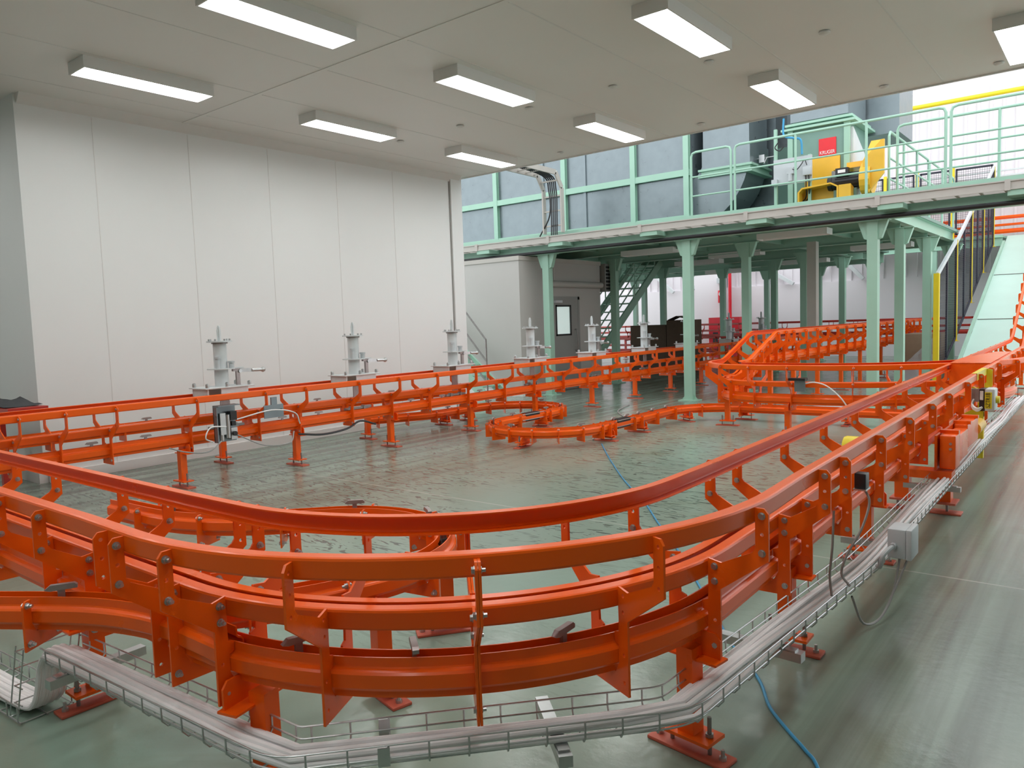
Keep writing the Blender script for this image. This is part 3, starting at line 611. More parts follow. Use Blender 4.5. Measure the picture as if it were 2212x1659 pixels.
for i in range(4):
    a, c = ps[i]+0.06, ps[i+1]-0.06
    za0, zc0 = zf(a)+0.10, zf(c)+0.10; za1 = (2.22 if i == 0 else zf(ps[i])+2.23); zc1 = zf(ps[i+1])+2.23
    mid = (a+c)/2; 
    b = MB()
    top = lambda y: za1 + (zc1-za1)*(y-a)/(c-a)
    bot = lambda y: za0 + (zc0-za0)*(y-a)/(c-a)
    for y in (a, mid-0.02, mid+0.02, c): b.beam((-2.94, y, bot(y)), (-2.94, y, top(y)), 0.035, 0.05, up=(0, 1, 0))
    b.beam((-2.94, a, bot(a)), (-2.94, c, bot(c)), 0.035, 0.05)
    b.build('panel_frame', NAVY, fc)
    b = MB(); b.beam((-2.94, a, top(a)+0.02), (-2.94, c, top(c)+0.02), 0.05, 0.09); b.build('top_rail', BOXGREY, fc)
    b = MB(); y = a
    while y < c: b.beam((-2.94, y, bot(y)), (-2.94, y, top(y)), 0.004, 0.004, up=(0, 1, 0)); y += 0.05
    z = bot(a)
    while z < zc1:
        ya = a if z < za1 else a + (z-za1)/(zc1-za1)*(c-a); yc = c if z > zc0 else a + (z-za0)/(zc0-za0)*(c-a)
        if yc > ya+0.02: b.beam((-2.94, ya, z), (-2.94, yc, z), 0.004, 0.004)
        z += 0.05
    b.build('wire_mesh', NAVY, fc)
up = thing('upper_platform', (-4, 25.5, 3.2), 'upper green platform edge behind the safety fence', 'platform')
b = MB(); b.box(-7.0, 26.3, 3.56, -2.75, 27.95, 3.62); b.box(-2.75, 26.85, 3.56, 3, 27.95, 3.62); b.build('deck', MINT, up)
b = MB(); b.ibeam((-7.0, 26.3, 3.43), (-2.75, 26.3, 3.43), 0.14, 0.26); b.build('edge_beam', MINT, up)
for x in (-6.3, -4.5): MB().box(x-0.07, 26.25, 0, x+0.07, 26.4, 3.3).build('column', MINT, up)
uf = thing('safety_fence', (-4.6, 26.45, 3.62), 'upper level safety fence with dark blue frames and yellow posts', 'fence')
for x in (-5.92, -5.02, -4.05): MB().box(x-0.045, 26.41, 3.62, x+0.045, 26.49, 5.75).build('post', LEMON, uf)
for x0, x1 in ((-6.6, -6.0), (-5.84, -5.12), (-4.92, -4.14), (-3.96, -3.05)):
    b = MB()
    for x in (x0, x1): b.beam((x, 26.45, 3.74), (x, 26.45, 5.69), 0.05, 0.04, up=(0, 1, 0))
    for z in (3.76, 5.67): b.beam((x0, 26.45, z), (x1, 26.45, z), 0.04, 0.05)
    b.build('panel_frame', NAVY, uf)
    b = MB(); x = x0
    while x < x1: b.beam((x, 26.45, 3.74), (x, 26.45, 5.69), 0.006, 0.006, up=(0, 1, 0)); x += 0.06
    z = 3.78
    while z < 5.67: b.beam((x0, 26.45, z), (x1, 26.45, z), 0.006, 0.006); z += 0.06
    b.build('wire_mesh', NAVY, uf)
# ================================================================== CONVEYORS
class Path:
    """plan curve of straights ('L', length) and arcs ('A', radius, degrees to the left), with a height offset along it"""
    def __init__(s, x, y, head, segs, dz=None):
        s.S = [0.0]; s.P = [(x, y)]; s.H = [R(head)]; s.dz = dz or (lambda q: 0.0)
        for g in segs:
            h = s.H[-1]
            if g[0] == 'L':
                n = max(1, int(g[1]/0.35))
                for i in range(n):
                    d = g[1]/n; px, py = s.P[-1]; s.P.append((px+math.cos(h)*d, py+math.sin(h)*d)); s.H.append(h); s.S.append(s.S[-1]+d)
            else:
                n = max(3, int(abs(g[2])/3)); da = R(g[2])/n; d = 2*g[1]*math.sin(abs(da)/2)
                for i in range(n):
                    hh = s.H[-1]; m = hh + da/2; px, py = s.P[-1]
                    s.P.append((px+math.cos(m)*d, py+math.sin(m)*d)); s.H.append(hh+da); s.S.append(s.S[-1]+g[1]*abs(da))
        s.len = s.S[-1]
    def at(s, q):
        q = min(max(q, 0), s.len); i = 0
        lo, hi = 0, len(s.S)-1
        while hi-lo > 1:
            m = (lo+hi)//2
            if s.S[m] <= q: lo = m
            else: hi = m
        t = (q-s.S[lo])/max(1e-9, s.S[hi]-s.S[lo])
        x = s.P[lo][0]+(s.P[hi][0]-s.P[lo][0])*t; y = s.P[lo][1]+(s.P[hi][1]-s.P[lo][1])*t; h = s.H[lo]+(s.H[hi]-s.H[lo])*t
        return Vector((x, y, s.dz(q))), Vector((math.cos(h), math.sin(h), 0)), Vector((math.sin(h), -math.cos(h), 0))
    def samples(s, a=0.0, b=None, extra=()):
        b = s.len if b is None else b
        q = sorted({a, b} | {v for v in s.S if a < v < b} | {v for v in extra if a < v < b})
        return q
    def near(s, x, y):
        best = min(range(len(s.P)), key=lambda i: (s.P[i][0]-x)**2 + (s.P[i][1]-y)**2); lo = s.S[max(0, best-1)]; hi = s.S[min(len(s.S)-1, best+1)]
        return min((lo+(hi-lo)*k/40 for k in range(41)), key=lambda q: (s.at(q)[0].x-x)**2 + (s.at(q)[0].y-y)**2)

def sweep(path, prof, a=0.0, b=None, extra=(), sgn=1):
    m = MB(); rings = []
    for q in path.samples(a, b, extra):
        p, t, n = path.at(q); rings.append([p + n*(sgn*o) + Z_*z for o, z in prof])
    return m.loft(rings)
ZT = 0.925
def c_prof(w, zt, h, d=0.045, t=0.005):
    """channel whose web stands at offset w and whose lips point to the track centre"""
    zb = zt-h
    return [(w-d, zt), (w-.009, zt), (w-.003, zt-.0025), (w, zt-.009), (w, zb+.009), (w-.003, zb+.0025), (w-.009, zb), (w-d, zb), (w-d, zb+t), (w-.010, zb+t), (w-t, zb+.011), (w-t, zt-.011), (w-.010, zt-t), (w-d, zt-t)]
LOW = [(.031, .548), (.031, .519), (.034, .514), (.047, .508), (.053, .501), (.053, .459), (.048, .452), (.034, .446), (.031, .441), (.031, .422), (.026, .422), (.026, .446), (.031, .451), (.045, .457), (.048, .462), (.048, .498), (.043, .503), (.031, .509), (.026, .516), (.026, .548)]
def yoke_poly(g):
    r = [(.105, .36), (.105, .605), (g+.047, .738), (g+.047, .895), (g+.032, .913), (g, .913), (g, .775), (g-.012, .758), (.108, .700), (.057, .708), (.057, .636), (.058, .60), (.056, .56), (.033, .552), (.034, .522), (.055, .515), (.055, .455), (.036, .42)]
    return [(-a, b) for a, b in r[::-1]] + r
def low_yoke_poly():
    r = [(.095, .36), (.095, .53), (.08, .548), (.055, .548), (.055, .515), (.055, .455), (.036, .42)]
    return [(-a, b) for a, b in r[::-1]] + r
def hexbolt(p, ax, r=0.0105, t=0.008):
    """hex head on one side of a plate, washer, nut and thread end on the other"""
    m = MB(); p = Vector(p); ax = Vector(ax)
    m.cyl(p - ax*(t/2+.009), p - ax*(t/2+.002), r, 6); m.cyl(p - ax*(t/2+.002), p - ax*(t/2), r*1.25, 14)
    m.cyl(p + ax*(t/2), p + ax*(t/2+.002), r*1.25, 14); m.cyl(p + ax*(t/2+.002), p + ax*(t/2+.012), r, 6); m.cyl(p + ax*(t/2+.012), p + ax*(t/2+.022), r*.58, 10)
    return m
def holed(poly, holes, p, n, t, r=.0068, th=.008):
    """flat plate with drilled holes"""
    bm = bmesh.new(); es = []
    for lp in [poly] + [[(a + r*math.cos(k*math.pi/5), z + r*math.sin(k*math.pi/5)) for k in range(10)] for a, z in holes]:
        vs_ = [bm.verts.new((a, z, 0)) for a, z in lp]
        es += [bm.edges.new((vs_[i], vs_[(i+1) % len(vs_)])) for i in range(len(vs_))]
    bmesh.ops.triangle_fill(bm, use_beauty=True, use_dissolve=False, edges=es)
    bmesh.ops.recalc_face_normals(bm, faces=bm.faces)
    ret = bmesh.ops.extrude_face_region(bm, geom=list(bm.faces))
    for v in ret['geom']:
        if isinstance(v, bmesh.types.BMVert): v.co.z += th
    bm.verts.index_update(); m = MB()
    m.add([p + n*v.co.x + Z_*v.co.y + t*(v.co.z-th/2) for v in bm.verts], [[v.index for v in f.verts] for f in bm.faces]); bm.free()
    return m
def yoke(path, q, parent, m, g, upper, level, dzo=0.0, off=0.0):
    p, t, n = path.at(q); p = p + Z_*dzo + t*off
    poly = yoke_poly(g) if upper else low_yoke_poly()
    if level == 2 or level == 3:
        hs = [(g+.024, .888), (g+.024, .825), (g+.024, .762), (.083, .683), (.083, .63), (.083, .49), (.083, .40)] if upper else [(.075, .53), (.075, .385)]
        b = holed(poly, [(s*a, z) for a, z in hs for s in (1, -1)], p, n, t)
    else: b = MB().prism(poly, p, n, Z_, t, 0.008)
    o = b.build('yoke_bracket', m, parent)
    pts = [(g+.024, .888), (g+.024, .762), (.083, .683), (.083, .63), (.083, .40)] if upper else [(.075, .53), (.075, .385)]
    if level == 2:
        for a, z in pts:
            hexbolt(p + n*a + Z_*z, t).build('bolt', STEEL, o, smooth=False)
        for a, z in pts[:2] + pts[2:3]: hexbolt(p - n*a + Z_*z, t).build('bolt', STEEL, o)
    elif level == 1:
        for a, z in pts[::2]:
            for s in (-1, 1): MB().cyl(p + n*(s*a) + Z_*z - t*.012, p + n*(s*a) + Z_*z + t*.012, .011, 6).build('bolt', STEEL, o)
    return o
def support_leg(p, t, n, parent, m, ztop=0.42, level=2, pw=0.066, reach=0.16, hd=True, jack=None, side=1):
    """post with a head plate under the yoke, a jacking plate and a base plate joined by threaded rods"""
    jz = 0.075 if jack is None else jack
    p = Vector((p.x, p.y, 0)); b = MB()
    b.obox(p + Z_*((ztop-.03+jz)/2), n, t, Z_, pw/2, pw/2, (ztop-.03-jz)/2)
    if hd:
        b.prism([(-.12, ztop-.055), (-.105, ztop-.075), (.105, ztop-.075), (.105, ztop+.0), (.085, ztop+.022), (-.10, ztop+.022), (-.12, ztop+.0)], p + t*(side*(pw/2+.004)), n, Z_, t, 0.008)
        b.obox(p + Z_*(ztop-.072) + t*(side*.025), n, t, Z_, 0.115, 0.04, 0.004)
    b.obox(p + Z_*(jz-.005), n, t, Z_, 0.105, 0.055, 0.006)
    lg = b.build('support_leg', m, parent)
    bp = MB().obox(p + Z_*0.007, n, t, Z_, reach, 0.045, 0.007)
    bp.build('base_plate', PINKFOOT, lg, bevel=0.004 if level == 2 else 0)
    for s in (-1, 1):
        k = MB().cyl(p + n*(s*.078) + Z_*0.012, p + n*(s*.078) + Z_*(jz+.075), 0.008, 8)
        if level == 2:
            for z in (jz+.004, jz-.022): k.cyl(p + n*(s*.078) + Z_*z, p + n*(s*.078) + Z_*(z+.012), 0.015, 6)
        k.build('threaded_rod', DARKSTEEL, lg)
        if level == 2:
            a = MB().cyl(p + n*(s*(reach-.03)) + Z_*.014, p + n*(s*(reach-.03)) + Z_*.05, 0.007, 8); a.cyl(p + n*(s*(reach-.03)) + Z_*.014, p + n*(s*(reach-.03)) + Z_*.026, 0.014, 6)
            a.build('anchor_bolt', STEEL, lg)
    return lg
def dog(path, q, parent, z=.548, yaw=0.0):
    p, t, n = path.at(q); m = MB()
    d = (t*math.cos(yaw) + n*math.sin(yaw)).normalized(); w = Vector((d.y, -d.x, 0))
    m.obox(p + Z_*(z-.02), d, w, Z_, .012, .006, .045)
    m.prism([(-.055, .0), (-.035, .016), (.045, .016), (.055, .008), (.055, -.004), (-.035, -.006)], p + Z_*(z+.024), d, Z_, w, .020)
    return m.build('chain_lug', LUG, parent)
def conveyor(name, label, cat, path, yokes=(), legs=(), upper=True, gf=None, paint=None, level=1, group=None, dzl=0.0, dogs=(), mid=True, extra=(), joints=(), legh=0.42, loc=None):
    m = paint or ORANGE; gf = gf or (lambda q: .222)
    p0 = path.at(path.len/2)[0]
    T = thing(name, loc or (p0.x, p0.y, 0), label, cat, group)
    ex = list(extra)
    sh = lambda pr: [(a, b+dzl) for a, b in pr]
    if upper:
        for sg_ in (1, -1):
            rings = []
            for q in path.samples(0, None, ex):
                p, t, n = path.at(q); rings.append([p + n*(sg_*o) + Z_*(z+dzl) for o, z in c_prof(gf(q), ZT, .066)])
            MB().loft(rings).build('guide_rail', m, T, smooth=True, ang=17)
        if mid:
            for sg_ in (1, -1): sweep(path, sh(c_prof(.056, .706, .066, .044)), 0, None, ex, sg_).build('carrier_track', m, T, smooth=True, ang=17)
    for sg_ in (1, -1): sweep(path, sh(LOW), 0, None, ex, sg_).build('chain_track', m, T, smooth=True, ang=17)
    sweep(path, sh([(-.020, .432), (.020, .432), (.020, .475), (-.020, .475)]), 0, None, ex).build('chain', RUBBER, T)
    for q in yokes: yoke(path, q, T, m, gf(q), upper, level, dzl)
    for q in joints: yoke(path, q, T, m, gf(q), upper, level, dzl, -.0045); yoke(path, q, T, m, gf(q), upper, 0, dzl, .0045)
    for q in legs:
        p, t, n = path.at(q); support_leg(p, t, n, T, m, legh + p.z + dzl, level)
    for d_ in dogs:
        q, yw = d_ if isinstance(d_, tuple) else (d_, 0.0)
        dog(path, q, T, .548+dzl, yw)
    return T

# --- the large foreground bend: along the front (y=1.29), 91 degrees to the left, then down the aisle and up the ramp
def rampz(q): return 0.0
_len1 = 4.45; _arc = 1.29*R(91.15)
FB = Path(-6.9, 1.29, 0, [('L', _len1), ('A', 1.29, 91.15), ('L', 25.5)])
_k = FB.near(-1.47, 17.6)
def _dz(q):
    if q < _k-0.4: return 0.0
    if q < _k+0.4: return 0.385*(q-_k+0.4)**2/1.6
    return 0.385*(q-_k)
FB.dz = _dz
xl = lambda x: x + 6.9
ya = lambda y: _len1 + _arc + (y-2.58)/0.9998
ph = lambda d: _len1 + 1.29*R(d)
def gfb(q):
    c = _len1 + _arc/2; d = abs(q-c)/(_arc/2)
    return .222 + .022*max(0.0, 1-max(0.0, d-0.55)/0.75) if d < 1.3 else .222
yk = [xl(x) for x in (-6.4, -5.5, -4.88, -4.32, -3.56, -3.14, -2.60, -2.48)] + [ph(9.5), ph(26), ph(65.5), ph(84)] + [ya(y) for y in (3.12, 3.44, 4.14, 4.90, 5.68, 6.42, 7.45, 8.4, 9.3, 10.1, 12.0, 12.8, 13.6, 14.4, 15.2, 16.0, 16.8)]
fbc = conveyor('conveyor_line', 'big orange double-rail conveyor bending 90 degrees across the foreground', 'conveyor', FB, yokes=[], joints=[ph(45.4)], gf=gfb, level=2,
               dogs=[(xl(-2.0), -1.0), (ph(37), 1.3), (ph(58), -0.6)], extra=[_k-.4+.1*i for i in range(9)], loc=(-1.6, 1.9, 0))
for q in yk: yoke(FB, q, fbc, ORANGE, gfb(q), True, (3 if q in (ph(26), ph(65.5), xl(-2.60)) else 2) if (q > xl(-5) and q < ya(6)) else 1)
for q in [_k+0.5+0.62*i for i in range(13)]: yoke(FB, q, fbc, ORANGE, .222, True, 0)
for q in [xl(-5.2), xl(-3.37), ph(82.2), ya(3.40), ya(4.94), ya(9.2), ya(11.2), ya(13.2), ya(15.2), ya(17.0)]:
    p, t, n = FB.at(q); support_leg(p, t, n, fbc, ORANGE, 0.42, 2)
p, t, n = FB.at(ph(9.5)+.085); support_leg(p, t, n, fbc, ORANGE, 0.42, 2, side=-1.9)
# flat orange gusset plates over the merge with the cross conveyor
gp = MB()
p, t, n = FB.at(ya(10.9))
gp.prism([(-.20, -1.2), (.19, -1.2), (.19, 1.3), (.02, 1.3), (-.20, -0.2)], p + Z_*.934, n, t, Z_, .006); gp.build('cover_plate', ORANGE, fbc)
gp = MB(); gp.prism([(-.20, .70), (.18, .70), (.18, .925), (-.20, .925)], FB.at(ya(9.7))[0], n, Z_, t, .01); gp.build('end_plate', ORANGE, fbc)

# --- lower feeder track that comes in at the lower left and joins the chain track of the bend
F2 = Path(-4.21, 0.366, 33, [('L', 1.33), ('A', 1.1, -33), ('L', 0.25)])
conveyor('chain_track_line', 'low orange chain track entering at the left edge below the big bend', 'conveyor', F2, yokes=[F2.near(-3.17, 1.04)], legs=[], upper=False, level=2, dogs=[(F2.near(-3.10, 1.10), -0.5)], dzl=.04)

# --- small return loop behind the front rails
LP2 = Path(-4.86, 2.05, 3, [('L', 0.45), ('A', 1.15, 42), ('L', 0.30), ('A', 0.62, -148), ('A', 1.5, -26), ('L', .12)])
lpc = conveyor('chain_track_line', 'small orange chain track loop turning back behind the front rails', 'conveyor', LP2, yokes=[LP2.len*f for f in (.10, .22, .33, .45, .55, .64, .74, .84, .93)], legs=[LP2.len*.62, LP2.len*.80], upper=False, level=2, dogs=[(LP2.len*.16, .4), (LP2.len*.27, .3), (LP2.len*.43, -.2), (LP2.len*.62, 1.2), (LP2.len*.56, .3)])

# --- long conveyor along the white wall
LC = Path(-7.40, 1.75, 90, [('L', 22.5)])
ly = [2.30, 2.66, 3.09, 3.87, 4.65, 5.17, 5.94, 6.59, 7.28, 8.06, 8.89, 9.64, 10.46, 11.2, 11.95, 12.7, 13.45, 14.2, 14.95, 15.7, 16.45, 17.2, 17.95, 18.7, 19.5, 20.3, 21.1, 21.9]
conveyor('conveyor_line', 'long straight orange conveyor carrying white spindle stands along the white wall', 'conveyor', LC, yokes=[y-1.75 for y in ly], legs=[y-1.75 for y in (3.80, 5.17, 6.62, 8.18, 9.75, 11.45, 13.0, 14.5, 16.0, 17.5, 19.0, 20.5, 22.0)], level=1, dogs=[y-1.75 for y in (2.95, 3.45, 4.25, 5.0, 5.5, 6.25, 7.0, 7.6, 8.4)])
# second chain track behind it that swings in from the wall
L2 = Path(-8.55, 1.75, 86.5, [('L', 4.6), ('A', 9.0, -7), ('L', 1.2)])
conveyor('chain_track_line', 'orange chain track close to the white wall behind the long conveyor', 'conveyor', L2, yokes=[0.5+0.72*i for i in range(9)], legs=[L2.near(-8.25, 4.8), L2.near(-8.2, 6.93)], upper=False, level=1, dzl=.06, legh=.42, dogs=[2.2, 3.1, 4.4, 5.6, 6.5])

# --- S-shaped low chain track on the open floor
S0 = Path(-8.71, 7.35, 62, [('L', .70), ('A', 1.2, 28), ('L', 0.70), ('A', .77, -180), ('L', 1.1), ('A', .78, 180), ('L', 1.87), ('A', .80, -88), ('L', 2.3)])
s_y = [.12, .55, .95, 1.35]
b0 = 0.70 + 1.2*R(28) + .70
conveyor('chain_track_line', 'low orange chain track winding in an S over the open floor', 'conveyor', S0, yokes=[.15, .60, 1.05, 1.5] + [b0+.28*i for i in range(1, 9)] + [b0+2.42+.12, b0+2.42+.25, b0+2.42+.85] + [b0+3.52+.30*i for i in range(1, 9)] + [b0+5.97+v for v in (.12, .25, .75, .95, 1.4, 1.95, 2.5, 3.1, 3.8, 4.6)],
         legs=[S0.near(-8.24, 8.48), S0.near(-8.24, 9.05), S0.near(-6.7, 9.0), S0.near(-5.80, 7.34), S0.near(-5.14, 8.27), S0.near(-5.14, 9.12), S0.near(-5.08, 10.4), S0.near(-2.9, 10.85)], upper=False, level=1, dzl=-.303, dogs=[S0.len*f for f in (.10, .17, .24, .30, .34, .40, .44, .50, .57, .62, .645, .67, .70, .73)])
# sliding take-up gaps with bright rods in the S track
for q, lb in ((b0+2.42+.52, 'black take-up gap with bright rods in the upper part of the S track'), (b0+5.97+.52, 'black take-up gap with bright rods in the right leg of the S track')):
    p, t, n = S0.at(q); tu = thing('take_up', (p.x, p.y, .12), lb, 'take-up', 'take-up units of the S track')
    b = MB(); b.obox(p + Z_*.19, n, t, Z_, .049, .16, .058); b.build('slide_body', BLACK, tu)
    for s in (-1, 1):
        for z in (.155, .235): MB().cyl(p + n*(s*.057) + Z_*z - t*.26, p + n*(s*.057) + Z_*z + t*.26, .006, 8).build('tie_rod', STEEL, tu)

# --- cross conveyor: level line far back, down a slope, round to the right and into the aisle line
def _dz2(q):
    lo, hi = 12.3, 13.75      # slope between these stations
    if q < lo: return .375
    if q > hi: return 0.0
    u = (q-lo)/(hi-lo); u = max(0.0, min(1.0, (u-.12)/.76)) if True else u
    return .375*(1-u)
CC = Path(-4.33, 24.1, -90, [('L', 13.8), ('A', .80, 90), ('L', .47), ('A', 1.98, 91), ('L', .15)], _dz2)
qq = lambda y: 24.1-y
yk2 = [qq(y) for y in (23.4, 22.7, 22.0, 21.3, 20.6, 19.9, 19.2, 18.5, 17.8, 17.1, 16.5, 15.9, 15.3, 14.7, 14.1, 13.5, 12.9, 12.3, 11.95, 11.6, 11.25, 10.9, 10.55)] + [13.8+v for v in (.10, .42, .80, 1.16, 1.62, 2.30, 2.75, 3.2, 3.75, 4.2)]
conveyor('conveyor_line', 'orange cross conveyor curving in front of the green columns and climbing a short slope', 'conveyor', CC, yokes=yk2, legs=[qq(y) for y in (23.0, 21.0, 19.0, 17.2, 15.8, 14.3, 13.0, 11.9, 10.9, 10.2)] + [13.8+v for v in (1.55, 2.9)], level=1, extra=[12.3+.12*i for i in range(14)])
# --- conveyors farther back
B1 = Path(-22, 25.7, 0, [('L', 18.6)])
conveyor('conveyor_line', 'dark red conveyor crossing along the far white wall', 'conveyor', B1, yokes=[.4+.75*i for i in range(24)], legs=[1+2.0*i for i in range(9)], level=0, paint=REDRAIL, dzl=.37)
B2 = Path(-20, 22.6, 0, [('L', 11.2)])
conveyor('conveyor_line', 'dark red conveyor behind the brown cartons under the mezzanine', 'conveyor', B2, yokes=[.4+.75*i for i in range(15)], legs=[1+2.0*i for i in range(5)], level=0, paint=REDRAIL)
B3 = Path(-16.5, 18.2, 90, [('L', 4.2)])
B4 = Path(-6.8, 27.1, 0, [('L', 8.5)])
conveyor('conveyor_line', 'bright orange red conveyor crossing on the upper level behind the fence', 'conveyor', B4, yokes=[.3+1.1*i for i in range(8)], legs=[], level=0, dzl=3.30)
up2 = thing('conveyor_stand', (-2.2, 27.1, 3.62), 'orange stand under the upper level conveyor', 'stand')
for x in (-5.6, -3.9, -2.2): MB().box(x-.06, 27.04, 3.62, x+.06, 27.16, 3.635).build('foot', ORANGE, up2)
for x in (-5.6, -3.9, -2.2): MB().box(x-.035, 27.065, 3.635, x+.035, 27.135, 3.74).build('post', ORANGE, up2)

# ================================================================== WHITE SPINDLE STANDS on the wall conveyor
def stand_proto():
    t = thing('spindle_stand', (0, 0, 0), '', 'spindle stand', 'white spindle stands on the wall conveyor')
    b = MB(); b.box(-.17, -.28, .055, .17, .28, .068); b.build('base_plate', WHITEPAINT, t, bevel=.003)
    b = MB()
    for y in (-.25, .20): b.box(-.15, y, -.03, .15, y+.012, .055)
    b.box(-.15, -.25, -.03, -.14, .20, .055); b.box(.14, -.10, -.03, .15, .20, .055); b.build('saddle', WHITEPAINT, t)
    for x, y in ((.13, -.24), (-.13, -.24), (.13, -.02), (-.13, .24), (.13, .24)):
        b = MB(); b.cyl((x, y, .068), (x, y, .095), .019, 12); b.lathe([(.019, .095), (.017, .108), (.008, .114), (0, .115)], (x, y, 0), 12); b.build('cap_nut', STEEL, t, smooth=True)
    b = MB(); b.cyl((0, 0, .068), (0, 0, .245), .070, 24); b.build('lower_tube', WHITEPAINT, t, smooth=True)
    b = MB(); b.cyl((0, 0, .245), (0, 0, .257), .140, 28); b.box(-.02, .10, .245, .06, .23, .257); b.build('middle_disc', WHITEPAINT, t, smooth=True)
    b = MB(); b.cyl((0, 0, .257), (0, 0, .515), .068, 24); b.build('upper_tube', WHITEPAINT, t, smooth=True)
    b = MB(); b.cyl((0, 0, .515), (0, 0, .53), .082, 24); b.build('collar', DARKSTEEL, t, smooth=True)
    b = MB(); b.cyl((0, 0, .53), (0, 0, .545), .128, 28); b.build('top_disc', WHITEPAINT, t, smooth=True)
    for k in range(7):
        a = 2*math.pi*k/7; b = MB(); b.cyl((.105*math.cos(a), .105*math.sin(a), .545), (.105*math.cos(a), .105*math.sin(a), .565), .011, 10); b.build('stud', STEEL, t, smooth=True)
    b = MB(); b.prism([(-.020, .545), (.020, .545), (.023, .65), (.016, .69), (.007, .705), (-.007, .705), (-.016, .69), (-.023, .65)], (0, 0, 0), X_, Z_, Y_, .010); b.prism([(-.020, .545), (.020, .545), (.023, .65), (.016, .69), (.007, .705), (-.007, .705), (-.016, .69), (-.023, .65)], (0, 0, 0), Y_, Z_, X_, .010); b.build('blade_pin', WHITEPAINT, t)
    b = MB(); b.cyl((.06, -.07, .257), (.06, -.07, .36), .024, 12); b.cyl((.06, -.07, .36), (.06, -.07, .385), .032, 12); b.cyl((.08, .075, .257), (.08, .075, .31), .028, 12); b.cyl((.08, .075, .31), (.08, .075, .33), .036, 12); b.build('side_socket', BOXGREY, t, smooth=True)
    b = MB(); b.box(.0, .16, .068, .03, .20, .24); b.box(.0, .12, .215, .035, .20, .245); b.build('lever_bracket', LUG, t)
    b = MB(); b.beam((.015, .19, .225), (.03, .36, .215), .018, .04); b.cyl((.03, .34, .216), (.035, .46, .213), .018, 12); b.lathe([(0, -.03), (.022, -.02), (.03, 0), (.022, .02), (0, .03)], (.036, .475, .213), 14); b.cyl((-.01, .20, .215), (.045, .20, .215), .02, 12); b.build('lever_handle', STEEL, t, smooth=True)
    b = MB(); b.prism([(-.055, -.20), (.055, -.20), (.055, .0), (.04, .04), (.015, .055), (-.015, .055), (-.04, .04), (-.055, 0)], (0.0, 0.02, -.10), Y_, Z_, X_, .012); b.build('hanger_tongue', LUG, t)
    b = MB(); b.obox((0, .02, -.36), X_, Y_, Z_, .02, .20, .012); b.cyl((-.03, .12, -.36), (.03, .12, -.36), .028, 12); b.cyl((-.03, -.08, -.36), (.03, -.08, -.36), .028, 12); b.build('trolley', DARKSTEEL, t)
    return t
PS = stand_proto()
sl = ['white spindle stand nearest the camera on the wall conveyor, leftmost', 'second white spindle stand from the left, in front of the white wall', 'third white spindle stand, at the end edge of the white wall',
      'fourth white spindle stand, in front of the grey cabin wall corner', 'fifth white spindle stand, to the right of the cabin door', 'sixth white spindle stand, just past the green stair',
      'seventh white spindle stand, between the stair and the second front column', 'eighth white spindle stand, in front of the red hose cabinet left side', 'ninth white spindle stand, rightmost and farthest on the wall conveyor']
for i, y in enumerate((4.29, 6.07, 7.85, 9.68, 11.5, 13.4, 15.3, 17.6, 19.7)):
    if i == 0: PS.location = (-7.40, y, ZT); PS['label'] = sl[0]
    else: copy_tree(PS, (-7.40, y, ZT), sl[i])

# ================================================================== VALVE STATION on the wall conveyor
vs_ = thing('valve_station', (-7.10, 4.15, .45), 'grey pneumatic stop unit with valves and loose hoses on the wall conveyor', 'valve unit')
b = MB(); b.box(-7.16, 4.03, .44, -7.15, 4.27, .82); b.box(-7.16, 4.03, .44, -7.09, 4.04, .80); b.box(-7.16, 4.03, .81, -7.05, 4.27, .82); b.build('mount_plate', GALV, vs_)
b = MB(); b.box(-7.15, 4.06, .52, -7.08, 4.12, .74); b.cyl((-7.10, 4.15, .48), (-7.10, 4.15, .72), .026, 12); b.box(-7.15, 4.18, .46, -7.09, 4.25, .58); b.cyl((-7.10, 4.08, .46), (-7.10, 4.08, .52), .022, 12); b.build('valve_block', STEEL, vs_)
b = MB(); b.box(-7.14, 4.17, .66, -7.07, 4.24, .75); b.box(-7.14, 4.19, .60, -7.085, 4.235, .645); b.cyl((-7.09, 4.21, .52), (-7.06, 4.21, .52), .024, 12); b.build('solenoid', BLACK, vs_)
for pts in ([(-7.08, 4.24, .66), (-7.0, 4.6, .72), (-7.02, 4.9, .66), (-7.10, 5.02, .52)], [(-7.08, 4.12, .60), (-7.02, 3.92, .62), (-7.02, 3.86, .52), (-7.10, 3.98, .46)], [(-7.08, 4.24, .50), (-7.0, 4.5, .36), (-7.02, 4.82, .34), (-7.12, 4.95, .44)], [(-7.10, 4.1, .48), (-7.05, 3.9, .38), (-7.10, 3.7, .40), (-7.15, 3.55, .46)]):
    MB().tube(smoothline(pts, 6), .007, 6).build('hose', CABLE if pts[0][2] > .55 else CABLEGREY, vs_, smooth=True)
b = MB(); b.box(-7.20, 4.62, .70, -7.13, 4.82, .71); b.box(-7.14, 4.60, .62, -7.13, 4.84, .76); b.box(-7.16, 4.70, .74, -7.14, 4.77, .84)
br_ = tag(b.build('sensor_bracket', GALV), 'small grey sensor bracket right of the pneumatic unit', 'bracket')
tag(MB().tube(smoothline([(-7.25, 5.1, .38), (-7.2, 5.4, .34), (-7.2, 5.75, .36), (-7.25, 6.0, .42), (-7.2, 6.2, .36)], 6), .012, 6).build('hose', BLACK, smooth=True), 'black hose hanging below the wall conveyor right of the pneumatic unit', 'hose')
sb = thing('sensor_box', (-2.98, 9.25, .70), 'grey sensor box with black lid on the cross conveyor rail', 'sensor')
MB().box(-3.10, 9.33, .60, -2.97, 9.34, .74).build('mount', GALV, sb); MB().box(-3.16, 9.29, .735, -2.96, 9.40, .765).build('lid', BLACK, sb)
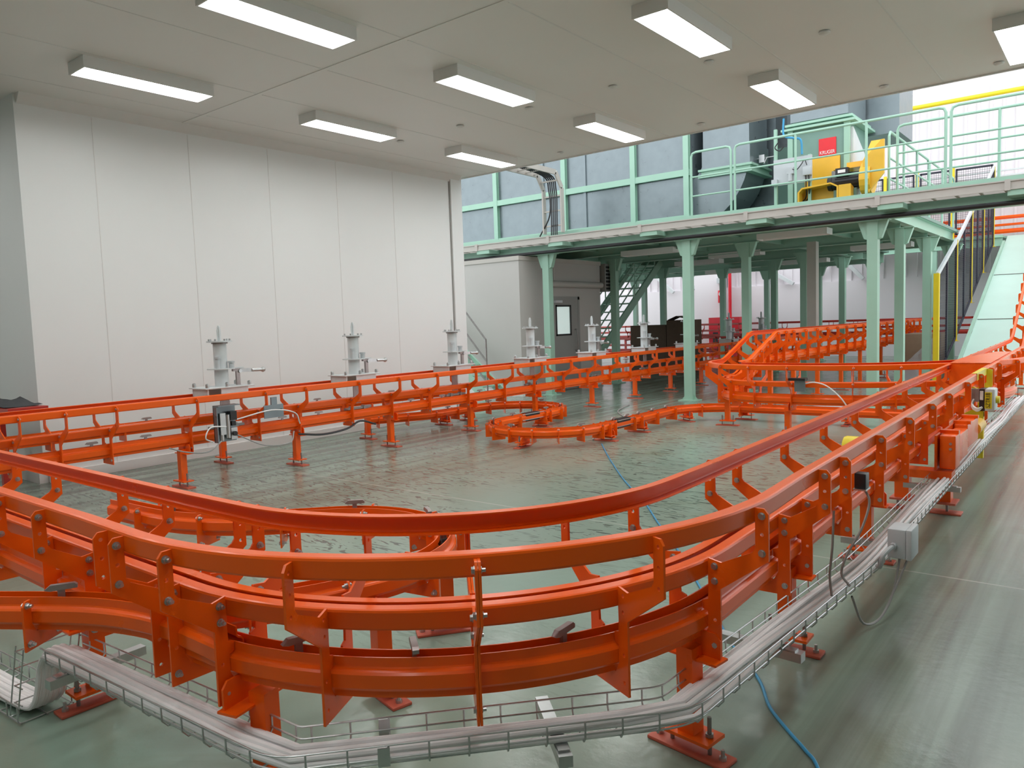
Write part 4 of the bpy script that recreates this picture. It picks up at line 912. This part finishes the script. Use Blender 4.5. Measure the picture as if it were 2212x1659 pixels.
MB().tube(smoothline([(-2.97, 9.34, .70), (-2.85, 9.30, .72), (-2.70, 9.28, .68), (-2.55, 9.28, .55), (-2.46, 9.32, .40)], 6), .008, 6).build('cable', CABLE, sb, smooth=True)

# ================================================================== DRIVE UNIT AND MOTOR beside the aisle conveyor
du = thing('drive_unit', (-.98, 6.9, 0), 'orange drive unit with stepped housing on a portal stand beside the aisle conveyor', 'drive unit')
for x in (-1.302, -1.018):
    MB().box(x-.05, 6.38, .10, x+.05, 6.49, .30).build('stand_post', ORANGE, du)
b = MB(); b.box(-1.38, 6.34, .085, -1.20, 6.53, .10); b.box(-1.11, 6.34, .085, -.93, 6.53, .10); b.build('jack_plate', PINKFOOT, du)
for x in (-1.34, -1.0): MB().box(x-.12, 6.38, 0, x+.10, 6.50, .016).build('base_plate', PINKFOOT, du, bevel=.004)
for x in (-1.34, -1.0): MB().cyl((x, 6.44, .016), (x, 6.44, .17), .01, 8).build('threaded_rod', DARKSTEEL, du)
MB().box(-1.36, 6.36, .27, -.96, 6.52, .33).build('cross_beam', ORANGE, du)
MB().box(-1.05, 6.40, .345, -.94, 6.60, .60).build('front_housing', ORANGE, du, bevel=.012)
MB().box(-1.05, 6.63, .36, -.95, 7.05, .575).build('middle_housing', ORANGE, du, bevel=.012)
for z in (.50, .54): MB().cyl((-.975, 6.392, z), (-.975, 6.40, z), .011, 6).build('bolt', STEEL, du)
MB().box(-1.06, 7.08, .40, -.955, 7.65, .60).build('rear_housing', ORANGE, du, bevel=.012)
for y in (6.52, 7.1, 7.5): MB().box(-1.065, y, .60, -.94, y+.06, .625).build('housing_rib', ORANGE, du)
b = MB(); b.cyl((-1.0, 7.7, .48), (-1.0, 8.05, .48), .06, 20); b.build('gear_motor', YELLOW, du, smooth=True)
MB().box(-1.075, 6.36, .34, -1.06, 7.7, .60).build('back_plate', ORANGE, du)
ml = thing('switch_box', (-.95, 8.3, .5), 'motor switch box with a yellow label reading SZTR1B beside the aisle conveyor', 'switch box')
# the box faces the camera: its front is turned towards -y
MB().box(-1.12, 8.24, .665, -1.015, 8.30, .785).build('mount_plate', DARKSTEEL, ml)
MB().box(-1.018, 8.18, .585, -.972, 8.36, .79).build('terminal_box', BLACK, ml)
MB().box(-.972, 8.16, .59, -.892, 8.36, .795).build('cover', WHITEPAINT, ml, bevel=.012)
lbp = MB().box(-.970, 8.152, .615, -.915, 8.161, .765).build('label_plate', YLABEL, ml)
text_mesh('SZTR1B', .052, (-.9425, 8.1505, .690), Z_, -X_, BLACK, lbp, 'lettering', .138)
MB().box(-1.012, 8.174, .69, -.985, 8.181, .775).build('rating_plate', SIGNWHITE, ml)
MB().cyl((-.892, 8.25, .69), (-.862, 8.25, .69), .034, 16).build('rotary_knob', LEMON, ml, smooth=True)
for dz in (0, .02): MB().tube(smoothline([(-1.07, 8.25, .67+dz), (-1.075, 8.2, .62+dz), (-1.03, 8.15, .59+dz), (-.995, 8.18, .62)], 5), .010, 6).build('cable', CABLE, ml, smooth=True)
yb = thing('motor_stand', (-1.2, 8.3, .3), 'yellow painted steel frame holding the labelled switch box', 'frame')
MB().box(-1.06, 8.42, .10, -1.01, 8.48, .64).build('upright', LEMON, yb); b = MB(); b.prism([(-1.17, .68), (-1.17, .74), (-1.10, .79), (-1.05, .76), (-1.05, .70)], (0, 8.45, 0), X_, Z_, Y_, .05); b.prism([(-1.17, .48), (-1.17, .53), (-1.08, .58), (-1.01, .55), (-1.01, .50)], (0, 8.45, 0), X_, Z_, Y_, .05); b.build('arm', LEMON, yb)
yb2 = thing('yellow_yoke', (-1.05, 9.4, .7), 'yellow painted yoke plate on the aisle conveyor rail before the ramp', 'yoke plate')
p, t, n = FB.at(ya(9.05)); MB().prism([(.105, .62), (.275, .74), (.275, .90), (.255, .918), (.222, .918), (.222, .78), (.17, .74), (.105, .70)], p, n, Z_, t, .010).build('plate', LEMON, yb2)
b = MB(); b.loft([[FB.at(q)[0] + FB.at(q)[2]*a + Z_*z for a, z in ((.180, .927), (.2235, .927), (.2235, .86), (.225, .86), (.225, .9285), (.180, .9285))] for q in (ya(8.25), ya(9.04))]); b.build('rail_cover', LEMON, yb2)
sn = thing('photo_sensor', (-.9, 3.6, .7), 'small black photo sensor on the aisle conveyor with a looping cable', 'sensor')
MB().box(-.935, 3.62, .745, -.885, 3.68, .815).build('head', BLACK, sn, bevel=.004); MB().box(-.938, 3.61, .738, -.882, 3.69, .745).build('bracket', STEEL, sn)
MB().tube(smoothline([(-.90, 3.65, .745), (-.875, 3.64, .68), (-.90, 3.60, .56), (-.95, 3.57, .45), (-.97, 3.55, .36), (-.93, 3.54, .31)], 6), .006, 6).build('cable', CABLEGREY, sn, smooth=True)
MB().tube(smoothline([(-.99, 3.50, .66), (-.985, 3.46, .50), (-.99, 3.44, .38), (-.97, 3.40, .30)], 6), .006, 6).build('cable', CABLEGREY, sn, smooth=True)
yl = thing('yellow_motor', (-2.0, 7.6, 0), 'yellow rounded motor cover seen behind the aisle conveyor', 'motor')
b = MB(); b.cyl((-2.10, 7.75, .24), (-1.90, 7.75, .24), .10, 20); b.build('cover', LEMON, yl, bevel=.03); MB().box(-2.08, 7.70, 0.0, -1.92, 7.80, .15).build('foot', DARKSTEEL, yl)
rb = thing('red_trough', (-8.6, 2.5, .9), 'red trough with a dark cloth behind the wall conveyor at the left edge', 'trough')
MB().box(-9.6, 2.55, .84, -8.2, 2.9, .90).build('tray', REDRAIL, rb)
for x in (-9.4, -9.0): MB().box(x-.03, 2.7, 0, x+.03, 2.76, .84).build('leg', REDRAIL, rb)
b = MB(); g = []
for j in range(7):
    for i in range(13): g.append((-9.5+1.2*i/12, 2.56+.33*j/6, .903+.055*math.sin(math.pi*i/12)*(.6+.4*math.sin(j*1.3+i))+.012*random.random()))
b.add(g, [(j*13+i, j*13+i+1, j*13+i+14, j*13+i+13) for j in range(6) for i in range(12)])
tag(b.build('dark_cloth', CLOTH, smooth=True), 'crumpled dark cloth lying on the red trough at the left edge', 'cloth')

# ================================================================== WIRE TRAY WITH WHITE CABLES around the bend
TR = Path(-3.36, 1.165, 3.5, [('L', 1.38), ('A', .12, 44.3), ('L', 1.12), ('A', .2, 39), ('L', 1.5), ('A', 8, 3.7), ('L', 8.5)])
tr = thing('wire_tray', (-1.6, 1.6, .26), 'galvanised wire basket tray following the foreground bend just above the floor', 'cable tray')
TW, TZ0, TZ1 = .082, .246, .314
for a, z in ((-TW, TZ1), (-TW, TZ0+.028), (-TW*.72, TZ0), (0, TZ0), (TW*.72, TZ0), (TW, TZ0+.028), (TW, TZ1)):
    MB().tube([TR.at(q)[0] + TR.at(q)[2]*a + Z_*z for q in TR.samples()], .0032, 6).build('long_wire', STEEL, tr, smooth=True)
q = .05
while q < TR.len:
    p, t, n = TR.at(q); MB().tube([p + n*a + Z_*z for a, z in ((-TW-.003, TZ1), (-TW-.003, TZ0+.02), (-TW*.8, TZ0-.004), (TW*.8, TZ0-.004), (TW+.003, TZ0+.02), (TW+.003, TZ1))], .0032, 5).build('cross_wire', STEEL, tr, smooth=True); q += .12
for q in (TR.near(-3.2, 1.15), TR.near(-1.35, 1.85), TR.near(-1.0, 2.9), TR.near(-1.0, 4.6), TR.near(-1.0, 6.3)):
    p, t, n = TR.at(q); c = MB(); c.obox(p + Z_*(TZ0-.024) - n*.06, n, t, Z_, .19, .022, .018); c.build('support_arm', STEEL, tr)
    c = MB(); c.obox(p + Z_*(TZ0-.008) + n*.085, n, t, Z_, .02, .018, .008); c.build('clamp', STEEL, tr)
p, t, n = TR.at(TR.near(-1.72, 1.46)); c = MB()
for a in (-TW-.004, TW+.004): c.obox(p + n*a + Z_*(TZ0+.035), n, t, Z_, .004, .018, .028)
c.build('coupler', STEEL, tr)
offs = [(-.055, .013, .011), (-.030, .012, .011), (-.004, .014, .013), (.024, .013, .012), (.050, .012, .011), (-.018, .033, .010), (.010, .036, .011), (.034, .034, .010)]
for i, (a, z, r) in enumerate(offs):
    ps_ = []; ph_ = random.uniform(0, 6); sm = [TR.len*k/64 for k in range(65)]
    for q in sm:
        p, t, n = TR.at(q); w = .010*math.sin(q*2.1+ph_) ; ps_.append(p + n*max(-.072, min(.072, a+w)) + Z_*(TZ0+z+.003*math.sin(q*3+ph_)))
    # at the left end the bundle turns down to the floor
    p, t, n = TR.at(0); a2 = a
    end = [p - t*.05 + n*a2 + Z_*(TZ0+z-.005), p - t*.075 + n*(a2+.01) + Z_*(TZ0+z-.05), p - t*.085 + n*(a2+.02) + Z_*.12, p - t*.10 + n*(a2+.035) + Z_*.055, p - t*.18 + n*(a2+.05) + Z_*.030, p - t*.6 + n*(a2+.06) + Z_*(.018+z*.5), p - t*1.6 + n*(a2+.05) + Z_*(.018+z*.5)]
    pts = [Vector(v) for v in smoothline(end[::-1] + ps_[:1], 5)] + ps_[1:]
    tag(MB().tube(pts, r, 8).build('cable', CABLE, smooth=True), 'one of the white cables lying in the wire tray around the bend', 'cable', 'white cables in the wire tray')
# floor level tray at the lower left edge
tr2 = thing('wire_tray', (-4.0, 1.05, 0), 'wire basket tray at floor level at the lower left edge under the dropping cables', 'cable tray')
p, t, n = TR.at(0)
for a, z in ((-.05, .075), (.15, .075), (-.05, .012), (.15, .012), (.05, .008)): MB().tube([p - t*.06 + n*a + Z_*z, p - t*1.9 + n*a + Z_*z], .0032, 6).build('long_wire', STEEL, tr2, smooth=True)
for i in range(19): MB().tube([p - t*(.08+.1*i) + n*a + Z_*z for a, z in ((-.053, .075), (-.053, .015), (-.04, .005), (.14, .005), (.153, .015), (.153, .075))], .0032, 5).build('cross_wire', STEEL, tr2, smooth=True)
dp = thing('wire_tray', (-3.5, 1.1, 0), 'upright wire tray piece where the white cables drop to the floor', 'cable tray')
for a, o_ in ((-.085, .03), (.13, .03), (-.085, .10), (.13, .10)): MB().tube([p - t*o_ + n*a + Z_*.32, p - t*(o_+.06) + n*(a+.02) + Z_*.02], .0032, 6).build('long_wire', STEEL, dp, smooth=True)
for i in range(4): MB().tube([p - t*(.03+.015*i) + n*-.088 + Z_*(.30-.075*i), p - t*(.105+.015*i) + n*-.088 + Z_*(.295-.075*i), p - t*(.105+.015*i) + n*.135 + Z_*(.295-.075*i), p - t*(.03+.015*i) + n*.135 + Z_*(.30-.075*i)], .0032, 5).build('cross_wire', STEEL, dp, smooth=True)
# grey junction box hung on the tray
jb = thing('junction_box', (-.86, 4.2, .29), 'grey plastic junction box hung on the outer side of the wire tray', 'junction box')
MB().box(-.905, 4.12, .295, -.82, 4.28, .445).build('case', BOXGREY, jb, bevel=.006); MB().box(-.82, 4.117, .292, -.792, 4.283, .448).build('lid', BOXGREY, jb, bevel=.006)
b = MB(); b.cyl((-.875, 4.12, .36), (-.875, 4.095, .36), .016, 14); b.build('cable_gland', BOXGREY, jb, smooth=True)
MB().tube(smoothline([(-.875, 4.09, .36), (-.88, 4.04, .36), (-.90, 4.0, .33), (-.91, 4.0, .28), (-.93, 4.03, .27)], 6), .011, 8).build('cable', BOXGREY, jb, smooth=True)
for dx in (0, .04): MB().tube(smoothline([(-.86+dx, 4.2, .295), (-.87, 4.08, .12), (-.90, 3.95, .03), (-.94, 3.8, .05), (-.97, 3.72, .20)], 6), .006, 6).build('loose_lead', CABLEGREY, jb, smooth=True)
# blue hose on the floor
tag(MB().tube(smoothline([(-5.04, 7.99, .008), (-4.6, 7.4, .008), (-4.2, 6.88, .008), (-3.68, 6.23, .008), (-3.12, 5.59, .008), (-2.71, 5.06, .008), (-2.2, 4.42, .008), (-1.61, 3.61, .008), (-1.41, 3.33, .008), (-1.17, 3.05, .008), (-1.05, 2.85, .008), (-.936, 2.72, .008), (-.837, 2.62, .008), (-.765, 2.53, .008), (-.6, 2.2, .008)], 6), .0065, 8).build('air_hose', BLUEHOSE, smooth=True), 'thin blue hose lying across the floor under the aisle conveyor', 'hose')
tag(MB().tube(smoothline([(-6.9, 11.9, .012), (-6.6, 11.0, .012), (-6.0, 10.2, .012), (-5.75, 9.4, .012), (-5.6, 8.7, .012), (-5.3, 8.2, .012)], 6), .009, 6).build('floor_cable', CABLEGREY, smooth=True), 'dark cable lying on the floor between the wall conveyor and the S track', 'cable')
for o in bpy.data.objects:
    if '_o' in o: del o['_o']
